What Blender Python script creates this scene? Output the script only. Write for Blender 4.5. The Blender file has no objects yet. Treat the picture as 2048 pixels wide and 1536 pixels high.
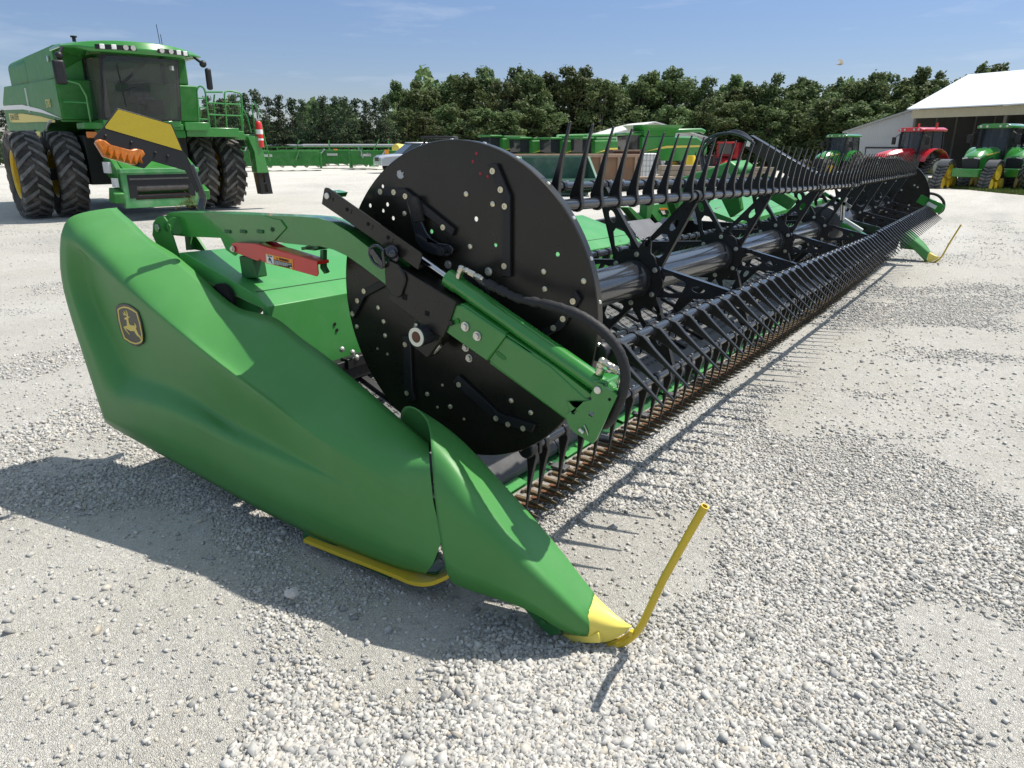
import bpy, bmesh, math, random
import numpy as np
from mathutils import Vector as V, Matrix as M, Quaternion
from mathutils.geometry import tessellate_polygon
R = math.radians
scene = bpy.context.scene
COL = scene.collection

# ------------------------------------------------------------------ camera
# world frame: X runs along the harvesting header, Y to its rear, Z up, origin under the tip of the near divider
CAM_F, CAM_C = 1420.0, V((-1.760, -0.783, 1.5))
PITCH = math.atan((768 - 292) / CAM_F)
YAW = math.atan((2047 - 1024) / math.hypot(CAM_F, 768 - 292))
FH = V((math.cos(YAW), math.sin(YAW), 0)); RT = V((math.sin(YAW), -math.cos(YAW), 0)); UPV = V((0, 0, 1))
FW = FH * math.cos(PITCH) - UPV * math.sin(PITCH); UP = FH * math.sin(PITCH) + UPV * math.cos(PITCH)
cd = bpy.data.cameras.new("camera"); cam = bpy.data.objects.new("camera", cd); COL.objects.link(cam)
cd.sensor_fit = 'HORIZONTAL'; cd.sensor_width = 36.0; cd.lens = CAM_F / 2048 * 36.0; cd.clip_start = 0.05; cd.clip_end = 3000
m3 = M((RT, UP, -FW)).transposed()
cam.matrix_world = M.Translation(CAM_C) @ m3.to_4x4()
scene.camera = cam

# ------------------------------------------------------------------ light
SUN = V((0.437, -0.255, 0.863)).normalized()
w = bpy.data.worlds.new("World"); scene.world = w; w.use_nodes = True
nt = w.node_tree; nt.nodes.clear()
sky = nt.nodes.new('ShaderNodeTexSky'); sky.sky_type = 'NISHITA'; sky.sun_disc = False
sky.sun_elevation = math.asin(SUN.z); sky.sun_rotation = math.atan2(SUN.x, SUN.y)
sky.altitude = 200; sky.air_density = 1.0; sky.dust_density = .15; sky.ozone_density = 2.0
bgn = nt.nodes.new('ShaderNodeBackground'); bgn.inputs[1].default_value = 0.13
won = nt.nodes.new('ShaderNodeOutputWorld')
# hazy summer sky: dimmed low down, brightness added high overhead to fill shadows, a few faint wisps
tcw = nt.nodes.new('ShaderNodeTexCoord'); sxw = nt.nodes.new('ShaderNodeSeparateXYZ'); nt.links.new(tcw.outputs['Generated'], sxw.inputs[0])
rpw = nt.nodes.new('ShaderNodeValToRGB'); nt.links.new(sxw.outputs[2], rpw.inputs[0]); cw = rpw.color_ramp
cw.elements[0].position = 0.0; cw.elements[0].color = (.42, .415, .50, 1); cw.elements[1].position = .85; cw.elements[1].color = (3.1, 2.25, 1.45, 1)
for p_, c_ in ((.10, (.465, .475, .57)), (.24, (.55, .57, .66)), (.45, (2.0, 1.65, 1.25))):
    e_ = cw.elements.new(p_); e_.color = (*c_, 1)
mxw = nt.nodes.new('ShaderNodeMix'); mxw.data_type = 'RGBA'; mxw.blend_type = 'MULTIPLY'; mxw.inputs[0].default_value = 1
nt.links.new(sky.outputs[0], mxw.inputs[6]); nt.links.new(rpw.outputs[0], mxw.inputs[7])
mpw = nt.nodes.new('ShaderNodeMapping'); mpw.inputs['Scale'].default_value = (2.2, 2.2, 14); mpw.inputs['Rotation'].default_value = (.25, .1, .6); nt.links.new(tcw.outputs['Generated'], mpw.inputs[0])
nzw = nt.nodes.new('ShaderNodeTexNoise'); nzw.inputs['Scale'].default_value = 2.4; nzw.inputs['Detail'].default_value = 9; nzw.inputs['Roughness'].default_value = .62; nt.links.new(mpw.outputs[0], nzw.inputs['Vector'])
mrw = nt.nodes.new('ShaderNodeMapRange'); mrw.inputs[1].default_value = .56; mrw.inputs[2].default_value = .80; mrw.inputs[3].default_value = 0; mrw.inputs[4].default_value = .30; nt.links.new(nzw.outputs[0], mrw.inputs[0])
mcw = nt.nodes.new('ShaderNodeMix'); mcw.data_type = 'RGBA'; nt.links.new(mrw.outputs[0], mcw.inputs[0]); nt.links.new(mxw.outputs[2], mcw.inputs[6]); mcw.inputs[7].default_value = (4.6, 5.0, 5.6, 1)
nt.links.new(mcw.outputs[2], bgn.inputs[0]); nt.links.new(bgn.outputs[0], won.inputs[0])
ld = bpy.data.lights.new("sun", 'SUN'); ld.energy = 4.8; ld.angle = R(0.53); ld.color = (1.0, 0.945, 0.855)
lo = bpy.data.objects.new("sun", ld); COL.objects.link(lo); lo.rotation_euler = SUN.to_track_quat('Z', 'Y').to_euler()
vs = scene.view_settings; vs.view_transform = 'Standard'; vs.look = 'None'; vs.exposure = 0.42; vs.gamma = 1.0
try: scene.display_settings.display_device = 'sRGB'
except Exception: pass
cy = scene.cycles; cy.use_denoising = True
cy.max_bounces = 6; cy.diffuse_bounces = 3; cy.glossy_bounces = 3; cy.transmission_bounces = 4; cy.transparent_max_bounces = 6
cy.caustics_reflective = False; cy.caustics_refractive = False

# ------------------------------------------------------------------ helpers
def ray(px, py): return FW * CAM_F + RT * (px - 1024) + UP * (768 - py)
def at(px, py, X=None, Y=None, Z=None):
    """point of the place seen at photo pixel (px,py) on the plane X=, Y= or Z="""
    d = ray(px, py)
    if X is not None: t = (X - CAM_C.x) / d.x
    elif Y is not None: t = (Y - CAM_C.y) / d.y
    else: t = (Z - CAM_C.z) / d.z
    return CAM_C + d * t
GZ = -0.155
def far(px, py): return at(px, py, Z=GZ)           # where a thing stands on the far part of the lot
def at_d(px, py, D):
    d = ray(px, py); return CAM_C + d * (D / d.dot(FH))
def ground_z(x, y):
    D = (x - CAM_C.x) * FH.x + (y - CAM_C.y) * FH.y
    s = min(1, max(0, (D - 3.9) / 6.0)); s = s * s * (3 - 2 * s)
    return GZ * s

class MB:
    def __init__(s): s.v = []; s.f = []; s.mk = []
    def mark(s): s.mk.append((len(s.v), len(s.f))); return s
    def each(s, name, mat, parent=None, **k):
        mk = s.mk + [(len(s.v), len(s.f))]; o = None
        for (v0, f0), (v1, f1) in zip(mk, mk[1:]):
            m = MB(); m.v = s.v[v0:v1]; m.f = [tuple(i - v0 for i in f) for f in s.f[f0:f1]]; o = m.build(name, mat, parent, **k)
        return o
    def add(s, vs, fs):
        o = len(s.v); s.v += [V(p) for p in vs]; s.f += [tuple(i + o for i in f) for f in fs]; return s
    def box(s, c, d, Rm=None):
        c = V(c); x, y, z = d[0] / 2, d[1] / 2, d[2] / 2
        P = [V((i * x, j * y, k * z)) for k in (-1, 1) for j in (-1, 1) for i in (-1, 1)]
        if Rm is not None: P = [Rm @ p for p in P]
        return s.add([c + p for p in P], [(0, 2, 3, 1), (4, 5, 7, 6), (0, 1, 5, 4), (2, 6, 7, 3), (0, 4, 6, 2), (1, 3, 7, 5)])
    def bar(s, p0, p1, wd, h, up=(0, 0, 1), w2=None, h2=None):
        p0, p1 = V(p0), V(p1); d = (p1 - p0).normalized(); sd = d.cross(V(up))
        sd = sd.normalized() if sd.length > 1e-6 else d.orthogonal().normalized()
        u = sd.cross(d); w2 = wd if w2 is None else w2; h2 = h if h2 is None else h2
        P = [p0 + sd * a * wd / 2 + u * b * h / 2 for a, b in ((-1, -1), (1, -1), (1, 1), (-1, 1))] + \
            [p1 + sd * a * w2 / 2 + u * b * h2 / 2 for a, b in ((-1, -1), (1, -1), (1, 1), (-1, 1))]
        return s.add(P, [(3, 2, 1, 0), (4, 5, 6, 7), (0, 1, 5, 4), (1, 2, 6, 5), (2, 3, 7, 6), (3, 0, 4, 7)])
    def tube(s, pts, r, n=10, caps=True, closed=False):
        pts = [V(p) for p in pts]; m = len(pts)
        rs = r if isinstance(r, (list, tuple)) else [r] * m
        tn = []
        for i in range(m):
            a = pts[(i - 1) % m] if (closed or i) else pts[0]; b = pts[(i + 1) % m] if (closed or i < m - 1) else pts[-1]
            tn.append((b - a).normalized())
        u = tn[0].orthogonal().normalized(); vs = []; fs = []
        for i in range(m):
            u = (u - tn[i] * u.dot(tn[i])).normalized(); q = tn[i].cross(u)
            for k in range(n):
                a = 2 * math.pi * k / n; vs.append(pts[i] + (u * math.cos(a) + q * math.sin(a)) * rs[i])
        for i in range(m if closed else m - 1):
            j = (i + 1) % m
            for k in range(n):
                k2 = (k + 1) % n; fs.append((i * n + k, i * n + k2, j * n + k2, j * n + k))
        if caps and not closed:
            fs.append(tuple(range(n - 1, -1, -1))); fs.append(tuple((m - 1) * n + k for k in range(n)))
        return s.add(vs, fs)
    def cyl(s, p0, p1, r, r1=None, n=16): return s.tube([p0, p1], [r, r if r1 is None else r1], n)
    def lathe(s, prof, o, ax, n=24, cap0=True, cap1=True):
        o, ax = V(o), V(ax).normalized(); u = ax.orthogonal().normalized(); q = ax.cross(u); vs = []; fs = []
        for (r, h) in prof:
            for k in range(n):
                a = 2 * math.pi * k / n; vs.append(o + ax * h + (u * math.cos(a) + q * math.sin(a)) * r)
        for i in range(len(prof) - 1):
            for k in range(n):
                k2 = (k + 1) % n; fs.append((i * n + k, i * n + k2, (i + 1) * n + k2, (i + 1) * n + k))
        if cap0: fs.append(tuple(range(n - 1, -1, -1)))
        if cap1: fs.append(tuple((len(prof) - 1) * n + k for k in range(n)))
        return s.add(vs, fs)
    def prism(s, loops, vec):
        """planar polygon (outer loop, then holes) extruded by vec"""
        if not isinstance(loops[0], (list, tuple)) or isinstance(loops[0][0], (int, float)): loops = [loops]
        loops = [[V(p) for p in l] for l in loops]; vec = V(vec)
        flat = [p for l in loops for p in l]; n = len(flat)
        tri = tessellate_polygon(loops) if (len(loops) > 1 or len(flat) > 4) else [tuple(range(n))]
        def nrm(t):
            t = [flat[i] for i in t]; return (t[1] - t[0]).cross(t[2] - t[0])
        fs = []
        for t in tri:
            if nrm(t).length < 1e-14: continue
            t = tuple(t) if nrm(t).dot(vec) < 0 else tuple(reversed(t))
            fs.append(t); fs.append(tuple(i + n for i in reversed(t)))
        o = 0
        for l in loops:
            m = len(l)
            for i in range(m):
                a, b = o + i, o + (i + 1) % m; fs.append((a, b, b + n, a + n))
            o += m
        k0 = len(s.f); s.add(flat + [p + vec for p in flat], fs); s.fix = True; return s
    def loft(s, rows, cu=False):
        m = len(rows[0]); vs = [p for r in rows for p in r]; fs = []
        for i in range(len(rows) - 1):
            for k in range(m if cu else m - 1):
                k2 = (k + 1) % m; fs.append((i * m + k, i * m + k2, (i + 1) * m + k2, (i + 1) * m + k))
        return s.add(vs, fs)
    def sphere(s, c, r, sc=(1, 1, 1), n=12, m=8):
        c = V(c); rows = []
        for i in range(m + 1):
            t = math.pi * i / m
            rows.append([c + V((math.sin(t) * math.cos(2 * math.pi * k / n) * r * sc[0], math.sin(t) * math.sin(2 * math.pi * k / n) * r * sc[1], math.cos(t) * r * sc[2])) for k in range(n)])
        return s.loft(rows, True)
    def bolt(s, p, ax, r=0.011, h=0.008, n=6):
        ax = V(ax).normalized(); p = V(p); s.cyl(p, p + ax * h * .35, r * 1.35, n=12); return s.cyl(p + ax * h * .3, p + ax * h, r, r * .93, n)
    def tf(s, Mx):
        s.v = [Mx @ p for p in s.v]; return s
    def build(s, name, mat, parent=None, ang=35, bevel=0, seg=2, subsurf=0, fix=True, smooth=True, off=None):
        me = bpy.data.meshes.new(name)
        o_ = V(off) if off is not None else V((0, 0, 0))
        me.from_pydata([tuple(p - o_) for p in s.v], [], s.f)
        if fix:
            b = bmesh.new(); b.from_mesh(me); bmesh.ops.recalc_face_normals(b, faces=b.faces); b.to_mesh(me); b.free()
        if smooth:
            me.polygons.foreach_set('use_smooth', [True] * len(me.polygons))
            try: me.set_sharp_from_angle(angle=R(ang))
            except Exception: pass
        for mm in (mat if isinstance(mat, (list, tuple)) else [mat]): me.materials.append(mm)
        o = bpy.data.objects.new(name, me); COL.objects.link(o); o.location = o_
        if parent is not None: o.parent = parent
        if bevel:
            md = o.modifiers.new('bevel', 'BEVEL'); md.width = bevel; md.segments = seg; md.limit_method = 'ANGLE'; md.angle_limit = R(40)
            md.harden_normals = False
        if subsurf:
            md = o.modifiers.new('sub', 'SUBSURF'); md.levels = subsurf; md.render_levels = subsurf
        return o

def tag(o, label=None, cat=None, group=None, kind=None):
    if label: o['label'] = label
    if cat: o['category'] = cat
    if group: o['group'] = group
    if kind: o['kind'] = kind
    return o
def thing(name, label, cat, loc=(0, 0, 0), rz=0, group=None):
    o = bpy.data.objects.new(name, None); COL.objects.link(o); o.location = loc; o.rotation_euler = (0, 0, rz); o.empty_display_size = .2
    return tag(o, label, cat, group)
KIDS = {}
def copy_tree(o, parent=None):
    c = o.copy(); COL.objects.link(c)
    if parent is not None: c.parent = parent
    for ch in list(o.children): copy_tree(ch, c)
    return c
def lerp(a, b, t): return a + (b - a) * t
def resample(pts, n, key=None):
    pts = [V(p) for p in pts]; d = [0]
    for i in range(1, len(pts)): d.append(d[-1] + (pts[i] - pts[i - 1]).length)
    out = []; j = 0
    for k in range(n):
        t = d[-1] * k / (n - 1)
        while j < len(pts) - 2 and d[j + 1] < t: j += 1
        u = (t - d[j]) / max(1e-9, d[j + 1] - d[j]); out.append(pts[j].lerp(pts[j + 1], u))
    return out
def catmull(pts, n):
    pts = [V(p) for p in pts]; P = [pts[0] * 2 - pts[1]] + pts + [pts[-1] * 2 - pts[-2]]; out = []
    for i in range(1, len(P) - 2):
        for k in range(n):
            t = k / n; a, b, c, d = P[i - 1], P[i], P[i + 1], P[i + 2]
            out.append(.5 * ((2 * b) + (c - a) * t + (2 * a - 5 * b + 4 * c - d) * t * t + (3 * b - a - 3 * c + d) * t ** 3))
    out.append(pts[-1]); return out
def circ(c, u, v, r, n=20, a0=0, a1=2 * math.pi, end=False):
    c, u, v = V(c), V(u), V(v); m = n if not end else n - 1
    return [c + u * (r * math.cos(a0 + (a1 - a0) * k / m)) + v * (r * math.sin(a0 + (a1 - a0) * k / m)) for k in range(n)]

# ------------------------------------------------------------------ materials
MATS = {}
def mat(name, col, rough=.5, metal=0, spec=.5, noise=0, nscale=8, bump=0, bscale=60, coat=0, dirt=None, dscale=3, damt=.3, emit=None, trans=0, ior=1.45, alpha=1):
    if name in MATS: return MATS[name]
    m = bpy.data.materials.new(name); m.use_nodes = True; n = m.node_tree; b = n.nodes['Principled BSDF']; L = n.links.new
    b.inputs['Base Color'].default_value = (*col, 1); b.inputs['Roughness'].default_value = rough; b.inputs['Metallic'].default_value = metal
    b.inputs['Specular IOR Level'].default_value = spec; b.inputs['IOR'].default_value = ior
    if coat: b.inputs['Coat Weight'].default_value = coat; b.inputs['Coat Roughness'].default_value = .06
    if trans: b.inputs['Transmission Weight'].default_value = trans
    if alpha < 1: b.inputs['Alpha'].default_value = alpha
    if emit: b.inputs['Emission Color'].default_value = (*emit[0], 1); b.inputs['Emission Strength'].default_value = emit[1]
    tc = n.nodes.new('ShaderNodeTexCoord'); src = None
    if noise:
        t = n.nodes.new('ShaderNodeTexNoise'); t.inputs['Scale'].default_value = nscale; t.inputs['Detail'].default_value = 5
        L(tc.outputs['Object'], t.inputs['Vector'])
        mx = n.nodes.new('ShaderNodeMix'); mx.data_type = 'RGBA'; mx.blend_type = 'MULTIPLY'; mx.inputs[0].default_value = 1
        mx.inputs[6].default_value = (*col, 1); rp = n.nodes.new('ShaderNodeMapRange')
        rp.inputs[1].default_value = .3; rp.inputs[2].default_value = .7; rp.inputs[3].default_value = 1 - noise; rp.inputs[4].default_value = 1 + noise
        L(t.outputs[0], rp.inputs[0]); L(rp.outputs[0], mx.inputs[7]); L(mx.outputs[2], b.inputs['Base Color']); src = mx.outputs[2]
        rr = n.nodes.new('ShaderNodeMapRange'); rr.inputs[1].default_value = .3; rr.inputs[2].default_value = .7
        rr.inputs[3].default_value = max(.03, rough - noise * .35); rr.inputs[4].default_value = min(1, rough + noise * .35)
        L(t.outputs[0], rr.inputs[0]); L(rr.outputs[0], b.inputs['Roughness'])
    if dirt:
        t = n.nodes.new('ShaderNodeTexNoise'); t.inputs['Scale'].default_value = dscale; t.inputs['Detail'].default_value = 8; t.inputs['Roughness'].default_value = .65
        L(tc.outputs['Object'], t.inputs['Vector']); rp = n.nodes.new('ShaderNodeMapRange')
        rp.inputs[1].default_value = .45; rp.inputs[2].default_value = .72; rp.inputs[3].default_value = 0; rp.inputs[4].default_value = damt
        L(t.outputs[0], rp.inputs[0]); mx = n.nodes.new('ShaderNodeMix'); mx.data_type = 'RGBA'
        L(rp.outputs[0], mx.inputs[0])
        if src: L(src, mx.inputs[6])
        else: mx.inputs[6].default_value = (*col, 1)
        mx.inputs[7].default_value = (*dirt, 1); L(mx.outputs[2], b.inputs['Base Color'])
    if bump:
        t = n.nodes.new('ShaderNodeTexNoise'); t.inputs['Scale'].default_value = bscale; t.inputs['Detail'].default_value = 4
        L(tc.outputs['Object'], t.inputs['Vector']); bp = n.nodes.new('ShaderNodeBump'); bp.inputs['Strength'].default_value = bump; bp.inputs['Distance'].default_value = .002
        L(t.outputs[0], bp.inputs['Height']); L(bp.outputs[0], b.inputs['Normal'])
    MATS[name] = m; return m
DUST = (.42, .40, .36)
G_PLASTIC = mat('green_plastic', (.054, .215, .050), .42, spec=.45, noise=.06, nscale=3, bump=.25, bscale=420, dirt=(.16, .30, .15), dscale=5, damt=.10)
G_PAINT = mat('green_paint', (.028, .205, .030), .22, spec=.5, coat=.6, noise=.04, nscale=6, dirt=DUST, dscale=9, damt=.035)
G_PAINT2 = mat('green_paint_dusty', (.028, .17, .028), .45, spec=.3, noise=.10, nscale=2.5, dirt=DUST, dscale=4, damt=.12)
G_DARK = mat('green_paint_dark', (.02, .11, .03), .35, spec=.5, noise=.15, nscale=3)
G_PANEL = mat('green_panel', (.050, .255, .058), .38, spec=.45, noise=.05, nscale=3, dirt=DUST, dscale=6, damt=.08)
BLACK = mat('black_paint', (.0135, .0118, .0090), .30, spec=.45, noise=.12, nscale=14, dirt=(.05, .048, .042), dscale=6, damt=.12)
BLACK_M = mat('black_matt', (.014, .014, .015), .45, spec=.4, noise=.1, nscale=10)
BLACK_TUBE = mat('black_tube', (.022, .024, .028), .2, spec=.6, coat=.3, noise=.06, nscale=10)
TINE_M = mat('tine_plastic', (.014, .0135, .0135), .33, spec=.5)
RUBBER = mat('rubber', (.022, .021, .020), .72, spec=.3, noise=.25, nscale=12, dirt=(.22, .20, .17), dscale=3, damt=.35)
HOSE_M = mat('hose_sleeve', (.022, .022, .023), .62, spec=.35, bump=.9, bscale=90)
YELLOW = mat('yellow_plastic', (.78, .64, .13), .42, spec=.4, noise=.04, nscale=6)
YELLOW_P = mat('yellow_paint', (.58, .42, .03), .35, spec=.5, noise=.06, nscale=5)
RIM_Y = mat('rim_yellow', (.62, .42, .02), .4, spec=.5, noise=.15, nscale=4, dirt=(.25, .2, .12), dscale=3, damt=.4)
RED = mat('red_paint', (.55, .022, .016), .25, spec=.5, coat=.5, noise=.04, nscale=4)
ZINC = mat('zinc', (.62, .61, .56), .32, metal=.85, noise=.12, nscale=40)
ZINC_Y = mat('zinc_yellow', (.66, .60, .42), .35, metal=.6, noise=.12, nscale=40)
STEEL = mat('bare_steel', (.45, .45, .44), .3, metal=.9, noise=.15, nscale=30)
CHROME = mat('chrome_rod', (.5, .5, .5), .12, metal=1)
RUST = mat('rusty_steel', (.14, .06, .024), .75, metal=.2, noise=.45, nscale=60, dirt=(.09, .03, .012), dscale=40, damt=.7)
KNIFE_BAR = mat('knife_bar', (.30, .28, .25), .55, metal=.4, noise=.35, nscale=50, dirt=(.25, .12, .06), dscale=25, damt=.5)
REFL_Y = mat('reflector_yellow', (.56, .43, .035), .45, spec=.4)
WHITE = mat('white_plastic', (.75, .75, .72), .4)
WHITE_T = mat('white_decal', (.72, .71, .68), .45)
DARKGREY = mat('decal_dark', (.045, .042, .036), .4)
DECAL_Y = mat('decal_yellow', (.66, .52, .10), .42)
DECAL_O = mat('decal_orange', (.75, .27, .03), .45)
# ------------------------------------------------------------------ the lot: one ground sheet out to the horizon
rng = np.random.default_rng(7)
def vnoise(x, y, sc, seed):
    r = np.random.default_rng(seed); T = r.random((256, 256))
    x = x / sc + 311.3; y = y / sc + 173.7; xi = np.floor(x).astype(int); yi = np.floor(y).astype(int); fx = x - xi; fy = y - yi
    fx = fx * fx * (3 - 2 * fx); fy = fy * fy * (3 - 2 * fy); g = lambda a, b: T[a % 256, b % 256]
    return (g(xi, yi) * (1 - fx) + g(xi + 1, yi) * fx) * (1 - fy) + (g(xi, yi + 1) * (1 - fx) + g(xi + 1, yi + 1) * fx) * fy
def fbm(x, y, sc, seed, o=4):
    a = 0; t = 0
    for k in range(o):
        a = a + vnoise(x, y, sc / 2 ** k, seed + k) * .5 ** k; t += .5 ** k
    return a / t
def capsule(x, y, a, b, wd):
    ax, ay = a[0], a[1]; dx, dy = b[0] - ax, b[1] - ay; t = np.clip(((x - ax) * dx + (y - ay) * dy) / (dx * dx + dy * dy + 1e-9), 0, 1)
    d = np.hypot(x - ax - t * dx, y - ay - t * dy); return np.exp(-(d / wd) ** 2)
def gp(px, py): return at(px, py, Z=0)
def gravel_mask(x, y):
    m = .24 + 2.0 * (fbm(x, y, .8, 11) - .5) + .9 * (fbm(x, y, 2.6, 31) - .5)
    for (a, b, wd, k) in (((400, 960), (600, 1000), .20, .5), ((500, 1060), (560, 1536), .22, .75), ((700, 1380), (1500, 1500), .30, .75), ((1250, 1420), (1700, 1180), .26, .8),
                          ((1500, 1180), (1900, 1400), .25, .75), ((1450, 1060), (1800, 1000), .35, .35), ((1150, 1010), (1500, 780), .25, .4),
                          ((0, 1250), (330, 1480), .42, -.55), ((20, 1100), (300, 1200), .3, -.45), ((1880, 1250), (2030, 1400), .22, -.7), ((620, 1270), (900, 1400), .14, -.3), ((1300, 1050), (1500, 1100), .2, -.35),
                          ((0, 480), (60, 900), .5, -.3), ((1650, 820), (2040, 900), .35, -.2), ((1400, 1150), (1480, 1280), .15, -.5)):
        m = m + k * capsule(x, y, gp(*a), gp(*b), wd * 1.2)
    return np.clip(m, 0, 1)
def gzv(x, y):
    D = (x - CAM_C.x) * FH.x + (y - CAM_C.y) * FH.y; s = np.clip((D - 3.9) / 6, 0, 1); s = s * s * (3 - 2 * s)
    near = np.clip(1 - D / 60, 0, 1); lat = (x - CAM_C.x) * RT.x + (y - CAM_C.y) * RT.y
    a = np.clip((lat / np.maximum(D, 1) + .15) / .20, 0, 1); a = a * a * (3 - 2 * a); b = np.clip(D - 13, 0, 110) * .0165
    return GZ * s - a * b + near * (.030 * (fbm(x, y, 2.2, 51, 3) - .5) + .010 * (fbm(x, y, .35, 61, 3) - .5) - .030)
def axis(lo, hi, c0, c1, st):
    a = list(np.arange(c0, c1, st)); s = st; x = c1
    while x < hi: s *= 1.18; x += s; a.append(x)
    s = st; x = c0
    while x > lo: s *= 1.18; x -= s; a.insert(0, x)
    return np.array(a)
gx = axis(-700, 900, -2.6, 7.0, .045); gy = axis(-700, 900, -3.6, 6.0, .045)
GXm, GYm = np.meshgrid(gx, gy, indexing='ij'); GZm = gzv(GXm, GYm)
nx, ny = GXm.shape
me = bpy.data.meshes.new('gravel_lot')
co = np.stack([GXm, GYm, GZm], -1).reshape(-1, 3)
idx = np.arange(nx * ny).reshape(nx, ny)
q = np.stack([idx[:-1, :-1], idx[1:, :-1], idx[1:, 1:], idx[:-1, 1:]], -1).reshape(-1, 4)
def np_mesh(me, co, faces, k):
    me.vertices.add(len(co)); me.vertices.foreach_set('co', co.astype(np.float32).ravel())
    me.loops.add(faces.size); me.loops.foreach_set('vertex_index', faces.astype(np.int32).ravel())
    me.polygons.add(len(faces)); me.polygons.foreach_set('loop_start', np.arange(0, faces.size, k, dtype=np.int32))
    me.update(calc_edges=True); me.validate()
np_mesh(me, co, q, 4)
me.polygons.foreach_set('use_smooth', [True] * len(me.polygons))
at_ = me.attributes.new('gravel', 'FLOAT', 'POINT'); at_.data.foreach_set('value', gravel_mask(co[:, 0], co[:, 1]).astype(np.float32))
gm = bpy.data.materials.new('crushed_limestone'); gm.use_nodes = True; N = gm.node_tree; L = N.links.new; pb = N.nodes['Principled BSDF']
def nd(t, **k):
    n = N.nodes.new(t)
    for a, b in k.items(): setattr(n, a, b)
    return n
def mixc(fac, a, b, blend='MIX'):
    m = nd('ShaderNodeMix', data_type='RGBA', blend_type=blend)
    for s, v in ((0, fac), (6, a), (7, b)):
        if hasattr(v, 'links'): L(v, m.inputs[s])
        elif isinstance(v, tuple): m.inputs[s].default_value = (*v, 1)
        else: m.inputs[s].default_value = v
    return m.outputs[2]
def mrange(src, a, b, c, d):
    m = nd('ShaderNodeMapRange'); L(src, m.inputs[0])
    for i, v in enumerate((a, b, c, d)): m.inputs[i + 1].default_value = v
    return m.outputs[0]
geo = nd('ShaderNodeNewGeometry'); P = geo.outputs['Position']
def noise(sc, det=6, rough=.6, vec=None):
    n = nd('ShaderNodeTexNoise'); n.inputs['Scale'].default_value = sc; n.inputs['Detail'].default_value = det; n.inputs['Roughness'].default_value = rough
    L(vec if vec is not None else P, n.inputs['Vector']); return n.outputs[0]
def voro(sc, out='Color', feat='F1', rnd=1):
    n = nd('ShaderNodeTexVoronoi', feature=feat); n.inputs['Scale'].default_value = sc; n.inputs['Randomness'].default_value = rnd; L(P, n.inputs['Vector']); return n.outputs[out]
ga = nd('ShaderNodeAttribute', attribute_name='gravel').outputs['Fac']
# stretched (wheel track) coordinates, running along the header
mp = nd('ShaderNodeMapping'); mp.inputs['Rotation'].default_value = (0, 0, R(-8)); mp.inputs['Scale'].default_value = (.10, .75, 1); L(P, mp.inputs['Vector'])
big = noise(.35, 7, .62); trk = noise(1.0, 6, .6, mp.outputs[0]); med = noise(4.0, 6, .65); fine = noise(60, 4, .6)
base = mixc(mrange(big, .35, .65, 0, 1), (.41, .385, .335), (.50, .48, .435))
base = mixc(mrange(trk, .42, .62, 0, .75), base, (.57, .555, .52))
base = mixc(mrange(med, .5, .75, 0, .55), base, (.42, .375, .30))
base = mixc(mrange(noise(.9, 6, .6), .60, .78, 0, .45), base, (.37, .315, .235))
chips = mrange(nd('ShaderNodeSeparateColor').outputs[0], 0, 1, 0, 1)
def gray(c):
    s = nd('ShaderNodeSeparateColor'); L(c, s.inputs[0]); return s.outputs[0]
c1 = gray(voro(75)); c2 = gray(voro(170)); c3 = gray(voro(32))
chip = mixc(mrange(c1, 0, 1, 0, 1), (.31, .305, .29), (.64, .63, .60))
chip2 = mixc(mrange(c2, 0, 1, 0, 1), (.34, .325, .29), (.63, .61, .565))
fac1 = mrange(ga, .15, .75, .25, .85)
base = mixc(fac1, base, mixc(.5, base, chip)); base = mixc(.42, base, chip2)
# dark gaps between the chips
e1 = voro(75, 'Distance', 'DISTANCE_TO_EDGE'); e2 = voro(170, 'Distance', 'DISTANCE_TO_EDGE')
L(base, pb.inputs['Base Color']); pb.inputs['Roughness'].default_value = .9; pb.inputs['Specular IOR Level'].default_value = .15
d1 = voro(75, 'Distance'); d2 = voro(170, 'Distance'); d3 = voro(26, 'Distance')
def mth(op, a, b=None):
    m = nd('ShaderNodeMath', operation=op)
    for i, v in enumerate((a, b)):
        if v is None: continue
        if hasattr(v, 'links'): L(v, m.inputs[i])
        else: m.inputs[i].default_value = v
    return m.outputs[0]
h = mth('ADD', mth('MULTIPLY', mth('MINIMUM', e1, .35), mth('MULTIPLY', ga, .030)), mth('MULTIPLY', mth('MINIMUM', e2, .3), .011))
h = mth('ADD', h, mth('MULTIPLY', fine, .006)); h = mth('ADD', h, mth('MULTIPLY', med, .02)); h = mth('ADD', h, mth('MULTIPLY', noise(14, 5, .65), .022))
bp = nd('ShaderNodeBump'); bp.inputs['Strength'].default_value = 1.0; bp.inputs['Distance'].default_value = 1.0; L(h, bp.inputs['Height']); L(bp.outputs[0], pb.inputs['Normal'])
me.materials.append(gm)
lot = bpy.data.objects.new('gravel_lot', me); COL.objects.link(lot); tag(lot, kind='structure')

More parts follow.
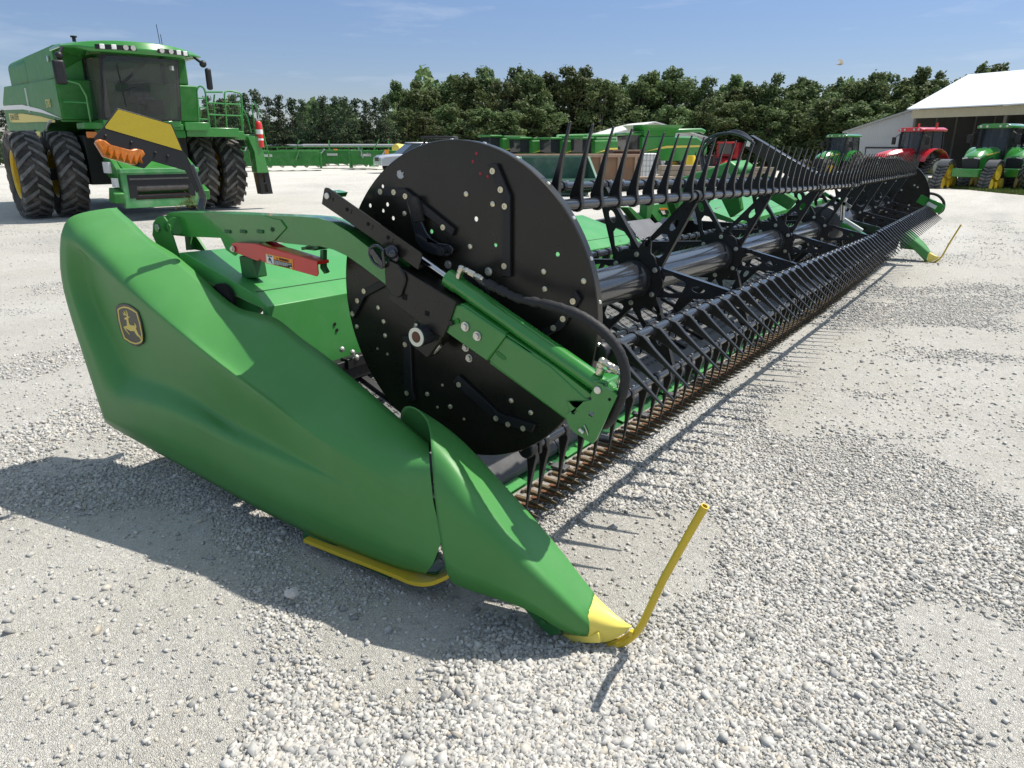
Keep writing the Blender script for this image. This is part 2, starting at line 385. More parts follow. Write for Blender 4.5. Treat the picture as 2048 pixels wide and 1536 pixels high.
# loose stones lying on the lot, thinning out with distance
def stones(n, name, rmin, rmax, dmin, dmax, power, thresh, pw=2.4):
    X = []; need = n
    while need > 0:
        k = need * 4; D = dmin + (dmax - dmin) * rng.random(k) ** power; a = (rng.random(k) - .5) * 1.62
        x = CAM_C.x + D * (FH.x + RT.x * np.tan(a * .92)); y = CAM_C.y + D * (FH.y + RT.y * np.tan(a * .92))
        gmv = gravel_mask(x, y); ok = rng.random(k) < np.clip((gmv - thresh) * 1.6, .03, 1)
        X.append(np.stack([x[ok], y[ok]], 1)[:need]); need -= len(X[-1])
    P2 = np.concatenate(X); n = len(P2)
    ico = np.array([(i, j, k) for k in (-1, 1) for j in (-1, 1) for i in (-1, 1)]) * .62
    icf = np.array([(0, 2, 3), (0, 3, 1), (4, 5, 7), (4, 7, 6), (0, 1, 5), (0, 5, 4), (2, 6, 7), (2, 7, 3), (0, 4, 6), (0, 6, 2), (1, 3, 7), (1, 7, 5)])
    r = rmin + (rmax - rmin) * rng.random(n) ** pw * (.44 + .70 * fbm(P2[:, 0], P2[:, 1], .7, 91, 3))
    vv = ico[None] * (1 + 1.0 * (rng.random((n, 8, 3)) - .5))
    vv = vv * (np.stack([.85 + .6 * rng.random(n), .7 + .4 * rng.random(n), .45 + .35 * rng.random(n)], 1))[:, None, :]
    qa = rng.normal(size=(n, 4)) * np.array([1.2, .55, .55, 1.2]); qa /= np.linalg.norm(qa, axis=1, keepdims=True); a, b, c, d = qa.T
    Rm = np.stack([np.stack([1 - 2 * (c * c + d * d), 2 * (b * c - a * d), 2 * (b * d + a * c)], 1), np.stack([2 * (b * c + a * d), 1 - 2 * (b * b + d * d), 2 * (c * d - a * b)], 1), np.stack([2 * (b * d - a * c), 2 * (c * d + a * b), 1 - 2 * (b * b + c * c)], 1)], 1)
    vv = np.einsum('nij,nkj->nki', Rm, vv) * r[:, None, None]
    z = gzv(P2[:, 0], P2[:, 1]) + r * .12
    vv = vv + np.stack([P2[:, 0], P2[:, 1], z], 1)[:, None, :]
    ff = icf[None] + (np.arange(n) * 8)[:, None, None]
    me = bpy.data.meshes.new(name); np_mesh(me, vv.reshape(-1, 3), ff.reshape(-1, 3), 3)
    o = bpy.data.objects.new(name, me); COL.objects.link(o); return o
sm = bpy.data.materials.new('limestone_chip'); sm.use_nodes = True; N = sm.node_tree; L = N.links.new; pb = N.nodes['Principled BSDF']
geo = nd('ShaderNodeNewGeometry'); P = geo.outputs['Position']; rp = nd('ShaderNodeValToRGB'); L(geo.outputs['Random Per Island'], rp.inputs[0])
cr = rp.color_ramp; cr.elements[0].color = (.17, .168, .16, 1); cr.elements[1].color = (.60, .59, .56, 1)
for p_, c_ in ((.2, (.29, .285, .275)), (.5, (.40, .393, .375)), (.8, (.48, .468, .44)), (.93, (.40, .355, .29))):
    e = cr.elements.new(p_); e.color = (*c_, 1)
sb = mixc(mrange(noise(120, 4), .35, .65, 0, .35), rp.outputs[0], (.54, .525, .49)); L(sb, pb.inputs['Base Color']); pb.inputs['Roughness'].default_value = .85; pb.inputs['Specular IOR Level'].default_value = .2
for args in ((150000, 'loose_gravel', .0035, .0145, 1.0, 4.6, 1.1, .20, 1.7), (60000, 'loose_gravel', .006, .017, 3.6, 9.5, 1.2, .12, 2), (16000, 'loose_gravel', .009, .018, 7.5, 18, 1.3, .15, 2), (2600, 'loose_gravel', .012, .024, 1.2, 6.5, 1.0, .30, 1.6)):
    o = stones(*args); o.data.materials.append(sm); tag(o, 'loose grey limestone chips scattered over the lot', 'gravel', kind='stuff')
rk = MB().sphere(gp(585, 1192) + V((0, 0, .016)), .024, (1, 1.05, .85), 10, 7)
rk.v = [p + V((rng.random() - .5, rng.random() - .5, rng.random() - .5)) * .008 for p in rk.v]
o = rk.build('stone', sm, ang=20, off=gp(585, 1192)); tag(o, 'single round stone at the edge of the shadow in front of the header', 'stone')
# ------------------------------------------------------------------ the harvesting header
HD = thing('draper_header', 'long green harvesting header with black tined reel lying across the gravel lot', 'header', (0, 0, 0))
def path(pts, X):  # photo pixels -> points on the plane X (or per-point X)
    return [at(p[0], p[1], X=(p[2] if len(p) > 2 else X)) for p in pts]
# --- end shield body
NC = 26
def row(cols, curve, X, dx1=None):
    return path(cols, X) + resample(path(curve, X), NC)
rows = []
r_in = row([(234, 414), (240, 419), (246, 425)], [(253, 431), (287, 458), (289, 467), (303, 478), (319, 488), (350, 505), (394, 542), (447, 592), (481, 616), (547, 628), (562, 636), (600, 671), (650, 705), (678, 730), (740, 781), (796, 831), (820, 853), (857, 884)], .03)
r_t0 = row([(160, 424), (168, 433), (178, 443)], [(190, 452), (256, 514), (350, 596), (412, 652), (475, 706), (569, 776), (612, 806), (692, 838), (771, 894), (858, 905)], -.125)
r_t = row([(131, 438), (140, 450), (152, 462)], [(165, 470), (210, 510), (290, 588), (350, 640), (412, 696), (475, 748), (569, 816), (612, 842), (692, 880), (771, 924), (859, 930)], -.185)
r_r = row([(121, 470), (136, 482), (152, 488)], [(178, 512), (225, 553), (287, 603), (350, 656), (412, 706), (475, 753), (537, 800), (612, 858), (675, 905), (740, 945), (800, 985), (866, 1000)], -.205)
r_p = row([(119, 500), (134, 500), (172, 514, -.165)], [(188, 532, -.175), (225, 563), (287, 614), (350, 667), (412, 717), (475, 764), (537, 811), (612, 868), (675, 914), (740, 958), (800, 998), (869, 1015)], -.204)
r_m = row([(119, 567), (134, 568), (178, 590, -.138)], [(215, 640, -.138), (280, 690, -.140), (340, 725, -.145), (412, 770, -.153), (475, 815, -.163), (537, 860, -.176), (612, 905, -.192), (675, 935, -.205), (740, 980), (800, 1020), (874, 1035)], -.205)
r_w1 = row([(164, 705), (186, 705), (253, 744, -.135)], [(290, 757, -.135), (319, 767, -.137), (369, 789, -.140), (412, 814, -.145), (450, 842, -.152), (575, 905, -.180), (671, 956, -.205), (740, 1000), (800, 1040), (878, 1062)], -.205)
r_w2 = row([(196, 805), (214, 786), (240, 796)], [(287, 805), (350, 822), (412, 849), (479, 886), (575, 925), (671, 962), (740, 1012), (800, 1055), (882, 1085)], -.208)
r_ch = row([(207, 836), (222, 843), (250, 856)], [(287, 868), (364, 897), (431, 929), (551, 996), (666, 1041), (733, 1072), (799, 1101), (866, 1128)], -.208)
r_bt = row([(211, 846), (228, 858), (260, 876)], [(300, 899), (331, 916), (431, 973), (527, 1026), (613, 1068), (698, 1102), (749, 1122), (799, 1140), (849, 1150)], -.165)
r_un = [p + V((.11, 0, .035)) for p in r_bt]
rows = [[p + V((.0, 0, -.16)) for p in r_in], r_in, r_t0, r_t, r_r, r_p, r_m, r_w1, r_w2, r_ch, r_bt, r_un]
grid = []
for r in rows:
    a = V((.03, r[0].y, r[0].z)); grid.append([a, r[0].lerp(a, .04) + V((0, .0, 0))] + r)
def creased(mb, name, mtl, parent, nrow, ncol, cr_rows, cr_cols=(), sub=2):
    o = mb.build(name, mtl, parent, ang=180); me = o.data
    c = me.attributes.new('crease_edge', 'FLOAT', 'EDGE'); vals = [0.0] * len(me.edges)
    for e in me.edges:
        a, b = e.vertices; ra, rb, ca, cb = a // ncol, b // ncol, a % ncol, b % ncol
        for k, v in cr_rows:
            if ra == rb == k: vals[e.index] = v
        for k, v in cr_cols:
            if ca == cb == k: vals[e.index] = max(vals[e.index], v)
    c.data.foreach_set('value', vals); md = o.modifiers.new('sub', 'SUBSURF'); md.levels = sub; md.render_levels = sub; return o
ncol = len(grid[0])
sh = creased(MB().loft(grid), 'end_shield', G_PLASTIC, HD, len(grid), ncol, [(1, .75), (3, .2), (4, .5), (5, .45), (7, .93), (8, .95), (9, .75), (10, .85)], [(1, .6), (2, .75), (3, .95), (4, .95)])
# --- divider nose: a thin shell, open to the rear
def nrow(far_b, sil, top, bend, left, bot):
    return [at(*far_b[:2], X=far_b[2]), at(*sil[:2], X=sil[2]), at(*top[:2], X=top[2]), at(*bend[:2], X=bend[2]), at(*left[:2], X=left[2]), at(*bot[:2], X=bot[2])]
S = [
 nrow((800, 862, .09), (800, 798, .085), (858, 830, .03), (862, 880, -.13), (868, 986, -.215), (893, 1158, -.20)),
 nrow((850, 885, .09), (834, 807, .085), (880, 852, .01), (885, 905, -.14), (905, 1010, -.215), (911, 1169, -.20)),
 nrow((905, 930, .088), (881, 836, .082), (905, 872, .0), (912, 930, -.14), (938, 1035, -.21), (945, 1181, -.19)),
 nrow((950, 975, .083), (918, 863, .080), (940, 905, -.01), (944, 972, -.135), (985, 1070, -.20), (990, 1195, -.18)),
 nrow((1000, 1015, .078), (962, 912, .075), (990, 960, -.015), (986, 1022, -.128), (1035, 1115, -.185), (1043, 1212, -.165)),
 nrow((1050, 1065, .072), (1012, 964, .07), (1037, 1020, -.015), (1040, 1085, -.115), (1080, 1150, -.165), (1088, 1236, -.145)),
 nrow((1095, 1120, .064), (1058, 1011, .063), (1080, 1072, -.015), (1088, 1135, -.10), (1120, 1187, -.14), (1118, 1258, -.12)),
 nrow((1135, 1180, .055), (1111, 1073, .056), (1130, 1130, -.012), (1130, 1182, -.085), (1150, 1220, -.115), (1146, 1268, -.095)),
 nrow((1165, 1228, .046), (1152, 1127, .050), (1165, 1175, -.010), (1160, 1212, -.07), (1170, 1242, -.09), (1164, 1271, -.075)),
 nrow((1185, 1262, .037), (1186, 1170, .044), (1190, 1202, -.006), (1176, 1226, -.058), (1178, 1250, -.07), (1178, 1272, -.055))]
ns = creased(MB().loft(S), 'divider_nose', G_PLASTIC, HD, len(S), 6, [(0, .6)], [(3, .45), (4, .15)])
md = ns.modifiers.new('thick', 'SOLIDIFY'); md.thickness = .006; md.offset = 1 if False else 0
T = [S[-1],
 nrow((1200, 1270, .03), (1212, 1199, .038), (1212, 1222, -.004), (1192, 1240, -.048), (1190, 1262, -.055), (1175, 1283, -.045)),
 nrow((1215, 1268, .022), (1236, 1224, .026), (1232, 1236, -.002), (1215, 1252, -.032), (1210, 1268, -.038), (1205, 1287, -.03)),
 nrow((1232, 1268, .014), (1253, 1241, .014), (1249, 1247, 0), (1240, 1256, -.018), (1233, 1267, -.022), (1230, 1279, -.018)),
 nrow((1258, 1257, .006), (1265, 1251, .006), (1264, 1252, 0), (1261, 1254, -.007), (1258, 1258, -.009), (1256, 1262, -.008))]
tp = MB().loft([[p + (V((-.004, 0, .004)) if i < 2 else V((0, 0, 0))) for p in r] for i, r in enumerate(T)])
# lower flange of the tip running back under the nose
tipo = creased(tp, 'nose_tip', YELLOW, HD, len(T), 6, [(0, .8)], [(3, .3)])
fl = MB().prism([path([(1122, 1270), (1176, 1272), (1196, 1266), (1200, 1287), (1150, 1287), (1130, 1281)], -.058)], (.07, 0, 0)); fl.build('tip_flange', YELLOW, tipo, bevel=.004)

# black gap shadow line between nose and tip is the lip of the tip; hanger bracket under the nose
br = MB().prism([path([(1043, 1212), (1112, 1240), (1122, 1268), (1100, 1272), (1080, 1255)], -.10)], (.02, 0, 0)); br.bolt(at(1089, 1240, X=-.101), (-1, 0, 0), .012, .014)
br.build('nose_bracket', G_DARK, HD, bevel=.003)
# --- yellow skid strip along the ground under the shield
sk = [at(*p, X=x) for p, x in (((612, 1078), -.17), ((683, 1106), -.172), ((749, 1131), -.174), ((799, 1151), -.175), ((820, 1160), -.175), ((845, 1165), -.172), ((868, 1163), -.165), ((895, 1152), -.15), ((915, 1140), -.13))]
k = MB(); k.loft([[p + V((-.012, 0, -.010)), p + V((.06, 0, -.010)), p + V((.06, 0, .006)), p + V((-.012, 0, .006))] for p in catmull(sk, 4)], True); k.build('skid_strip', YELLOW_P, HD)
fr = MB()
for (a, b, x, hh) in (((615, 1068), (700, 1106), -.13, .05), ((720, 1112), (790, 1142), -.11, .05), ((800, 1146), (885, 1150), -.10, .045)):
    fr.bar(at(*a, X=x), at(*b, X=x), .05, hh)
fr.bar(at(840, 1140, X=-.05), at(895, 1140, X=-.05), .06, .03); fr.build('skid_frame', G_DARK, HD, bevel=.004)
MB().cyl(at(800, 1148, X=-.12), at(833, 1151, X=-.06), .022, .026, 14).build('skid_roller', STEEL, HD)
# --- crop lifter rod
bend = [at(*p, X=x) for p, x in (((1100, 1274), -.055), ((1140, 1285), -.045), ((1180, 1293), -.03), ((1215, 1294), -.012), ((1245, 1286), 0), ((1268, 1270), 0), ((1284, 1249), 0), ((1296, 1224), 0))]
rod = catmull(bend, 5) + [at(1326, 1160, X=0), at(1368, 1085, X=0), at(1410, 1012, X=0)]
rm = MB(); rr = .0118; n = 16; rm.tube(rod, rr, n, caps=False)
d = (rod[-1] - rod[-2]).normalized(); rm.lathe([(rr, 0), (rr * .68, 0), (rr * .68, -.05)], rod[-1], d, n, False, True); ro = rm.build('lifter_rod', YELLOW_P, HD)
cl = MB(); cl.tube(catmull([at(1150, 1288, X=-.03), at(1200, 1290, X=-.012), at(1240, 1279, X=.004), at(1262, 1266, X=.012)], 4), .008, 8); cl.box(at(1264, 1266, X=-.006), (.018, .012, .02)); cl.build('rod_clamp', YELLOW_P, ro)
# --- reel: two sections of six tine bars turning on a central tube inside round end plates
DX = .273; DC = V((DX, .851, .934)); DR = .5845
AX0 = V((DX, .785, .881)); AXD = V((1, -.005, -.029))
BX0 = V((5.97, .757, .733)); BXD = (V((10.62, .745, .684)) - BX0) / (10.62 - 5.97)
def axn(X): return AX0 + AXD * (X - DX)
def axf(X): return BX0 + BXD * (X - 5.97)
BR = .518
BAT = [('fr', -4, 332), ('upf', 56, 85), ('upr', 116, 196), ('rl', 176, 251), ('br', 236, 268), ('bf', 296, 272)]
def batoff(a): a = R(a); return V((0, -BR * math.cos(a), BR * math.sin(a)))
def disc_pt(px, py): return at(px, py, X=DX - .004)
eY, eZ, eX = V((0, 1, 0)), V((0, 0, 1)), V((1, 0, 0))
holes = [(765, 372.6, 4.5), (740, 411, 5), (774.5, 409, 5), (766, 421.5, 4.5), (786, 436.4, 5), (863, 463, 5), (952, 438, 5.5), (991, 490, 4.5), (1115, 509, 5)]
d = MB(); d.prism([circ(DC - eX * .004, eY, eZ, DR, 96)] + [circ(disc_pt(a, b), eY, eZ, c * .0017, 8) for a, b, c in holes], (.004, 0, 0))
d.lathe([(DR + .001, -.005), (DR + .004, .0), (DR + .003, .032), (DR - .004, .032), (DR - .004, .001)], DC, eX, 96, False, False)
disc = d.build('reel_disc', BLACK, HD, ang=30)
b = MB()
for px, py in ((810, 427), (933, 388), (986, 408), (757, 615), (768, 643), (714.5, 653), (771, 671), (855, 788), (1088, 543), (1168, 562), (1102, 608), (1023, 801), (901, 813), (1090, 578), (941, 493), (1062, 825)):
    b.mark().lathe([(.0098, 0), (.0095, .004), (.0055, .0065)], disc_pt(px, py), -eX, 12)
for px, py in ((755, 697), (775, 708), (885, 770), (875, 814), (928, 838), (1000, 700), (1050, 760)): b.mark().lathe([(.006, 0), (.005, .003)], disc_pt(px, py), -eX, 10)
b.each('rivet', ZINC_Y, disc)
b = MB()
for px, py in ((981, 643), (1000, 652), (939, 716), (932, 695), (897, 529), (978, 543)): b.mark().bolt(disc_pt(px, py), -eX, .0115, .012)
for k in range(26):
    a = R(14 * k + 4); b.mark().lathe([(.008, 0), (.006, .004)], DC + V((.016, math.cos(a) * (DR + .003), math.sin(a) * (DR + .003))), V((0, math.cos(a), math.sin(a))), 8)
b.each('bolt', ZINC, disc)
b = MB()
for px, py in ((953, 307), (946, 323), (961, 347), (976, 353)): b.mark().lathe([(.006, 0), (.005, .002)], disc_pt(px, py), -eX, 10)
b.each('red_plug', mat('red_plug', (.30, .015, .03), .5), disc)
sc = MB().prism([path([(795, 342), (801, 340), (803, 345), (808, 344), (806, 349), (808, 354), (803, 358), (797, 356), (794, 350)], DX - .0045)], (-.0012, 0, 0)); sc.build('scuff_mark', mat('scuff', (.42, .42, .42), .6, noise=.2, nscale=90), disc)
bars = [([(759, 376), (813, 376), (914, 457), (909, 472), (808, 393), (755, 390)], [(767, 383), (794, 384), (817, 392), (892, 454)]),
        ([(980, 328), (998, 327), (1025, 391), (1025, 554), (1009, 552), (1010, 405)], [(991, 342), (1007, 379), (1015, 412), (1014, 531)]),
        ([(771, 556), (721, 584), (705, 628), (711, 638), (735, 592), (790, 563)], [(734, 581), (721, 600), (711, 626)]),
        ([(811, 670), (826, 670), (829, 780), (835, 800), (820, 803), (813, 780)], [(819, 784), (816, 687)]),
        ([(909, 760), (922, 748), (1003, 825), (1075, 847), (1068, 862), (997, 842)], [(923, 767), (997, 834), (1021, 846), (1051, 854)]),
        ([(1154, 579), (1165, 597), (1129, 656), (1041, 697), (1030, 688), (1117, 643)], [(1151, 601), (1131, 636), (1112, 654)])]
for ol, bl in bars:
    m = MB().prism([path(ol, DX - .0045)], (-.016, 0, 0)); o = m.build('deflector_bar', BLACK_M, disc, bevel=.003)
    m = MB()
    for p in bl:
        q = disc_pt(*p) - eX * .0165; m.mark().lathe([(.0105, 0), (.0105, .003), (.005, .003), (.005, .001)], q, -eX, 14)
    m.each('rivet', ZINC_Y, disc)
# tubes
m = MB(); m.cyl(axn(DX + .02), axn(5.86), .091, n=40); rt = m.build('reel_tube', BLACK_TUBE, HD)
m = MB(); m.cyl(axf(6.05), axf(10.58), .091, n=32); m.build('reel_tube', BLACK_TUBE, HD)
# tine profile: leading edge / trailing edge / half width
TP = [(-.026, -.010, .010, .011), (-.012, -.021, .022, .0115), (.012, -.023, .025, .0115), (.028, -.017, .030, .0115), (.048, -.012, .026, .011), (.09, -.008, .017, .010), (.15, -.005, .010, .009), (.21, -.003, .006, .0075), (.272, -.003, .003, .0055)]
def tine_mesh(mb, ang, o=V((0, 0, 0))):
    a = R(ang); dr = V((0, -math.cos(a), math.sin(a))); pr = V((0, math.sin(a), math.cos(a)))
    rows = []
    for s, l, t, hw in TP:
        c = -.030 * (max(s, 0) / .27) ** 1.6
        pl, pt = o + dr * s + pr * (l + c), o + dr * s + pr * (t + c)
        rows.append([pl - eX * hw, pt - eX * hw, pt + eX * hw, pl + eX * hw])
    n0 = len(mb.v); mb.loft(rows, True); k = len(rows); mb.f.append((n0 + 3, n0 + 2, n0 + 1, n0)); e = n0 + 4 * (k - 1); mb.f.append((e, e + 1, e + 2, e + 3))
    mb.lathe([(.0235, -.013), (.0265, -.011), (.0265, .011), (.0235, .013)], o, eX, 12, False, False)
protos = {}
SP = .1527
n_indiv = 0; rest = MB(); heads = MB()
for nm, a0, ta in BAT:
    off = batoff(a0)
    for sec in (0, 1):
        axq = axn if sec == 0 else axf
        xa, xb = (DX + .045, 5.93) if sec == 0 else (6.0, 10.60)
        t = MB(); t.tube([axq(xa - .01) + off, axq(xb) + off], .0205, 14); t.build('tine_bar', BLACK_TUBE, HD)
        xs = []; x = xa + (.012 if nm in ('bf', 'fr') else .05)
        if nm in ('bf', 'fr') and sec == 0: xs.append(x); x += .085
        while x < xb - .01: xs.append(x); x += SP
        for i, x in enumerate(xs):
            p = axq(x) + off
            heads.lathe([(.007, 0), (.0055, .004)], p + V((.05, 0, .0205)) if nm not in ('upf',) else p + V((.05, .016, .014)), (0, 0, 1) if nm != 'upf' else (0, .7, .7), 7)
            if sec == 0 and nm in ('upf', 'fr', 'bf') and i < 33:
                n_indiv += 1
                if nm not in protos:
                    mb = MB(); tine_mesh(mb, ta); o = mb.build('tine', TINE_M, HD, ang=40, bevel=.002, seg=1); protos[nm] = o; o.location = p
                else:
                    o = protos[nm].copy(); COL.objects.link(o); o.location = p
            else: tine_mesh(rest, ta, p)
o = rest.build('tine', TINE_M, HD, ang=40); o['kind'] = 'stuff'
heads.build('bar_bolt', ZINC, HD)['kind'] = 'stuff'
# bearing end of the first bars
m = MB()
for a0 in (-4, 56, 296, 116): m.mark().lathe([(.030, -.02), (.033, -.015), (.033, .015), (.026, .02)], axn(DX + .035) + batoff(a0), eX, 16); m.box(axn(DX + .085) + batoff(a0), (.022, .056, .056))
m.each('bar_bearing', BLACK_M, HD, bevel=.003)
# spiders
def spider(X, axq, flip):
    c = axq(X); th = .008
    m = MB(); pts = []
    lobes = [R(x) for x in ((72, 312) if not flip else (12, 192))]
    for k in range(120):
        a = 2 * math.pi * k / 120; r = .150 + .012 * math.cos(6 * a + .6)
        for l in lobes:
            dd = math.atan2(math.sin(a - l), math.cos(a - l)); r = max(r, .150 + .085 * math.exp(-(dd / .16) ** 2))
        pts.append(c + V((-th, -r * math.cos(a), r * math.sin(a))))
    hs = [circ(c + V((-th, -.200 * math.cos(l), .200 * math.sin(l))), eY, eZ, .021, 14) for l in lobes]
    m.prism([pts] + hs, (2 * th, 0, 0)); m.lathe([(.108, -.03), (.108, -.012), (.100, -.012), (.100, .03), (.092, .032)], c, -eX, 32, False, False)
    sp = m.build('reel_spider', BLACK_M, HD, bevel=.0015, seg=1)
    bm_ = MB()
    for k in range(6):
        a = R(26 + 60 * k); bm_.mark().bolt(c + V((-th, -.128 * math.cos(a), .128 * math.sin(a))), -eX, .0105, .010)
    bm_.each('bolt', ZINC, sp)
    for nm, a0, ta in BAT:
        a = R(a0); dr = V((0, -math.cos(a), math.sin(a))); pr = V((0, math.sin(a), math.cos(a))); r0, r1 = .135, .495; off = V((.012, 0, 0))
        def q(r, w_): return c + off + dr * r + pr * w_
        wd = lambda r: lerp(.075, .022, (r - r0) / (r1 - r0))
        outer = [q(r0, -wd(r0)), q(r1, -wd(r1)), q(r1 + .02, 0), q(r1, wd(r1)), q(r0, wd(r0))]
        h1 = [q(.165, -.038), q(.20, -.046), q(.27, -.026), q(.285, 0), q(.27, .026), q(.20, .046), q(.165, .038), q(.155, 0)]
        h2 = [q(.345 + .035 * math.cos(t), .017 * math.sin(t)) for t in [2 * math.pi * k / 10 for k in range(10)]]
        m = MB(); m.prism([outer, h1, h2], (.005, 0, 0))
        for s in (-1, 1): m.bar(q(r0, s * wd(r0)) + V((.014, 0, 0)), q(r1, s * wd(r1)) + V((.014, 0, 0)), .034, .005, up=pr)
        m.bolt(q(.44, 0), -eX, .007, .008); m.lathe([(.028, -.016), (.028, .022)], c + off + batoff(a0), eX, 12)
        m.build('spider_arm', BLACK_TUBE if a0 in (-4,) else BLACK_M, sp)
for i, X in enumerate((1.665, 2.966, 4.28, 5.615)): spider(X, axn, i % 2)
for i, X in enumerate((6.35, 7.45, 8.55, 9.65)): spider(X, axf, i % 2)
# far end plate
fc = axf(10.62) + V((.012, .06, .05))
m = MB(); m.prism([circ(fc, eY, eZ, DR, 64)], (.006, 0, 0)); m.lathe([(DR + .003, -.03), (DR + .003, .006)], fc, eX, 64, False, False); fd = m.build('reel_disc', BLACK, HD)
m = MB(); random.seed(4)
for k in range(34):
    r = DR * math.sqrt(random.uniform(.12, .88)); a = random.uniform(0, 6.28); m.mark().lathe([(.016, 0), (.013, .006)], fc + V((0, r * math.cos(a), r * math.sin(a))), -eX, 8)
m.each('bolt', ZINC, fd)
at_flat = at
def at(px, py, X=None, Y=None, Z=None): return at_flat(px, py, X=None if X is None else X + .075, Y=Y, Z=Z)   # the whole arm stands a little inboard
# --- reel arm on the near end
XA = .075   # outer face of the arm
arm = [(333, 428), (341, 424), (445, 426), (544, 431), (600, 433), (636, 436), (666, 445), (699, 465), (740, 497), (800, 545), (860, 590)]
armb = [(840, 620), (770, 568), (727, 535), (694, 512), (666, 499), (641, 493), (605, 490), (549, 484), (442, 476), (369, 473), (340, 470), (331, 450)]
m = MB().prism([path(arm, XA) + path(armb, XA)], (.085, 0, 0)); ra = m.build('reel_arm', G_PAINT, HD, ang=30, bevel=.006, seg=3)
m = MB().prism([path([(420, 436), (452, 427), (520, 431), (545, 437), (560, 440), (572, 456), (548, 482), (520, 486), (500, 487), (470, 512), (452, 500), (440, 474)], XA - .006)], (.006, 0, 0))
m.lathe([(.011, 0), (.011, .003)], at(544, 459, X=XA - .006), -eX, 14)
gp_ = m.build('gusset_plate', G_PAINT, ra, bevel=.002)
m = MB()
for px in (455, 486, 520): m.mark().box(at(px, 463, X=XA - .009), (.006, .040, .014)); m.box(at(px + 1, 463, X=XA - .012), (.004, .024, .006))
m.each('stamped_rib', G_DARK, gp_, bevel=.002)
MB().lathe([(.008, 0), (.008, .002)], at(544, 459, X=XA - .0095), -eX, 12).build('bolt_hole', BLACK_M, gp_)
# pivot ears, pin
m = MB()
for x in (.03, .155): m.prism([path([(304, 470), (306, 445), (314, 434), (326, 433), (336, 446), (343, 470), (358, 515), (350, 535), (322, 510)], x)], (.010, 0, 0))
m.box(at(366, 515, X=.15), (.14, .12, .02)); pe = m.build('arm_pivot_ear', G_PAINT2, HD, bevel=.003)
m = MB(); p = at(313, 456, X=.02); m.cyl(p, p + eX * .17, .017, n=20); m.build('pivot_pin', STEEL, pe, bevel=.002)
m = MB(); p = at(325, 455, X=.01); m.cyl(p + eX * .02, p + eX * .05, .024, n=18); m.cyl(at(352, 452, X=XA - .018), at(352, 452, X=XA), .040, n=24); m.build('bushing', G_PAINT2, pe, bevel=.002)
# uprights behind the pivot
m = MB(); m.prism([path([(372, 473), (392, 473), (412, 503), (374, 497)], .16)], (.012, 0, 0)); m.prism([path([(369, 470), (377, 470), (384, 500), (372, 500)], .14)], (.05, 0, 0)); m.build('pivot_upright', G_PAINT2, HD)
# red safety stop
m = MB()
m.prism([path([(463, 500), (463, 488), (468, 485), (508, 487.5), (634, 523), (636, 548), (633, 553), (524, 523), (519, 518), (514, 522), (470, 505)], .030)], (.006, 0, 0))
m.prism([path([(468, 485), (508, 487.5), (534, 495), (560, 500), (634, 523), (634, 530), (535, 503), (468, 492)], .036)], (.062, 0, 0))
m.prism([path([(480, 486), (508, 483), (548, 483), (634, 523), (636, 548), (633, 553), (524, 523), (470, 505)], .098)], (.006, 0, 0))
rs = m.build('safety_stop', RED, HD, bevel=.0015, ang=30)
p = at(466, 498, X=.026); MB().cyl(p, p + eX * .08, .008, n=12).bolt(p, -eX, .010, .010).build('stop_bolt', ZINC, rs)
# warning label
A_, B_, C_, D_ = [at(x, y, X=.0285) for x, y in ((531, 506.5), (585.5, 519), (585.5, 540), (532, 526.5))]
ux = (B_ - A_).normalized(); uy = (D_ - A_); uy = (uy - ux * uy.dot(ux)); LW, LH = (B_ - A_).length, uy.length; uy.normalize()
def lab(mb, x0, y0, x1, y1, lift): mb.add([A_ + ux * LW * x + uy * LH * y - eX * lift for x, y in ((x0, y0), (x1, y0), (x1, y1), (x0, y1))], [(0, 1, 2, 3)])
m = MB(); m.prism([[A_, B_, A_ + ux * LW + uy * LH, A_ + uy * LH]], (.0012, 0, 0)); wl = m.build('warning_label', DECAL_O, rs)
m = MB(); lab(m, .03, .10, .29, .94, .0006); m.build('pictogram_field', WHITE_T, wl, fix=False)
m = MB(); lab(m, .30, .42, .96, .94, .0006); m.build('text_field', mat('decal_black', (.012, .012, .012), .5), wl, fix=False)
m = MB(); lab(m, .08, .14, .16, .26, .0011); lab(m, .18, .14, .25, .26, .0011)
m.add([A_ + ux * LW * x + uy * LH * y - eX * .0011 for x, y in ((.10, .52), (.135, .36), (.17, .34), (.21, .50), (.225, .70), (.26, .90), (.20, .82), (.18, .66), (.15, .56), (.135, .74), (.10, .72), (.12, .56))], [tuple(range(12))])
m.sphere(A_ + ux * LW * .145 + uy * LH * .31 - eX * .0011, .0018, (.2, 1, 1), 8, 6); m.build('falling_person_pictogram', mat('decal_black', (.012,) * 3, .5), wl, fix=False)
m = MB(); random.seed(3)
for k, (y, x1) in enumerate(((.50, .95), (.57, .92), (.64, .80), (.71, .82), (.78, .76), (.85, .48))):
    x = .32
    while x < x1: w_ = random.uniform(.03, .075); lab(m, x, y, min(x + w_, x1), y + .035, .0011); x += w_ + .012
lab(m, .89, .78, .95, .92, .0011); m.build('label_text', WHITE_T, wl, fix=False)
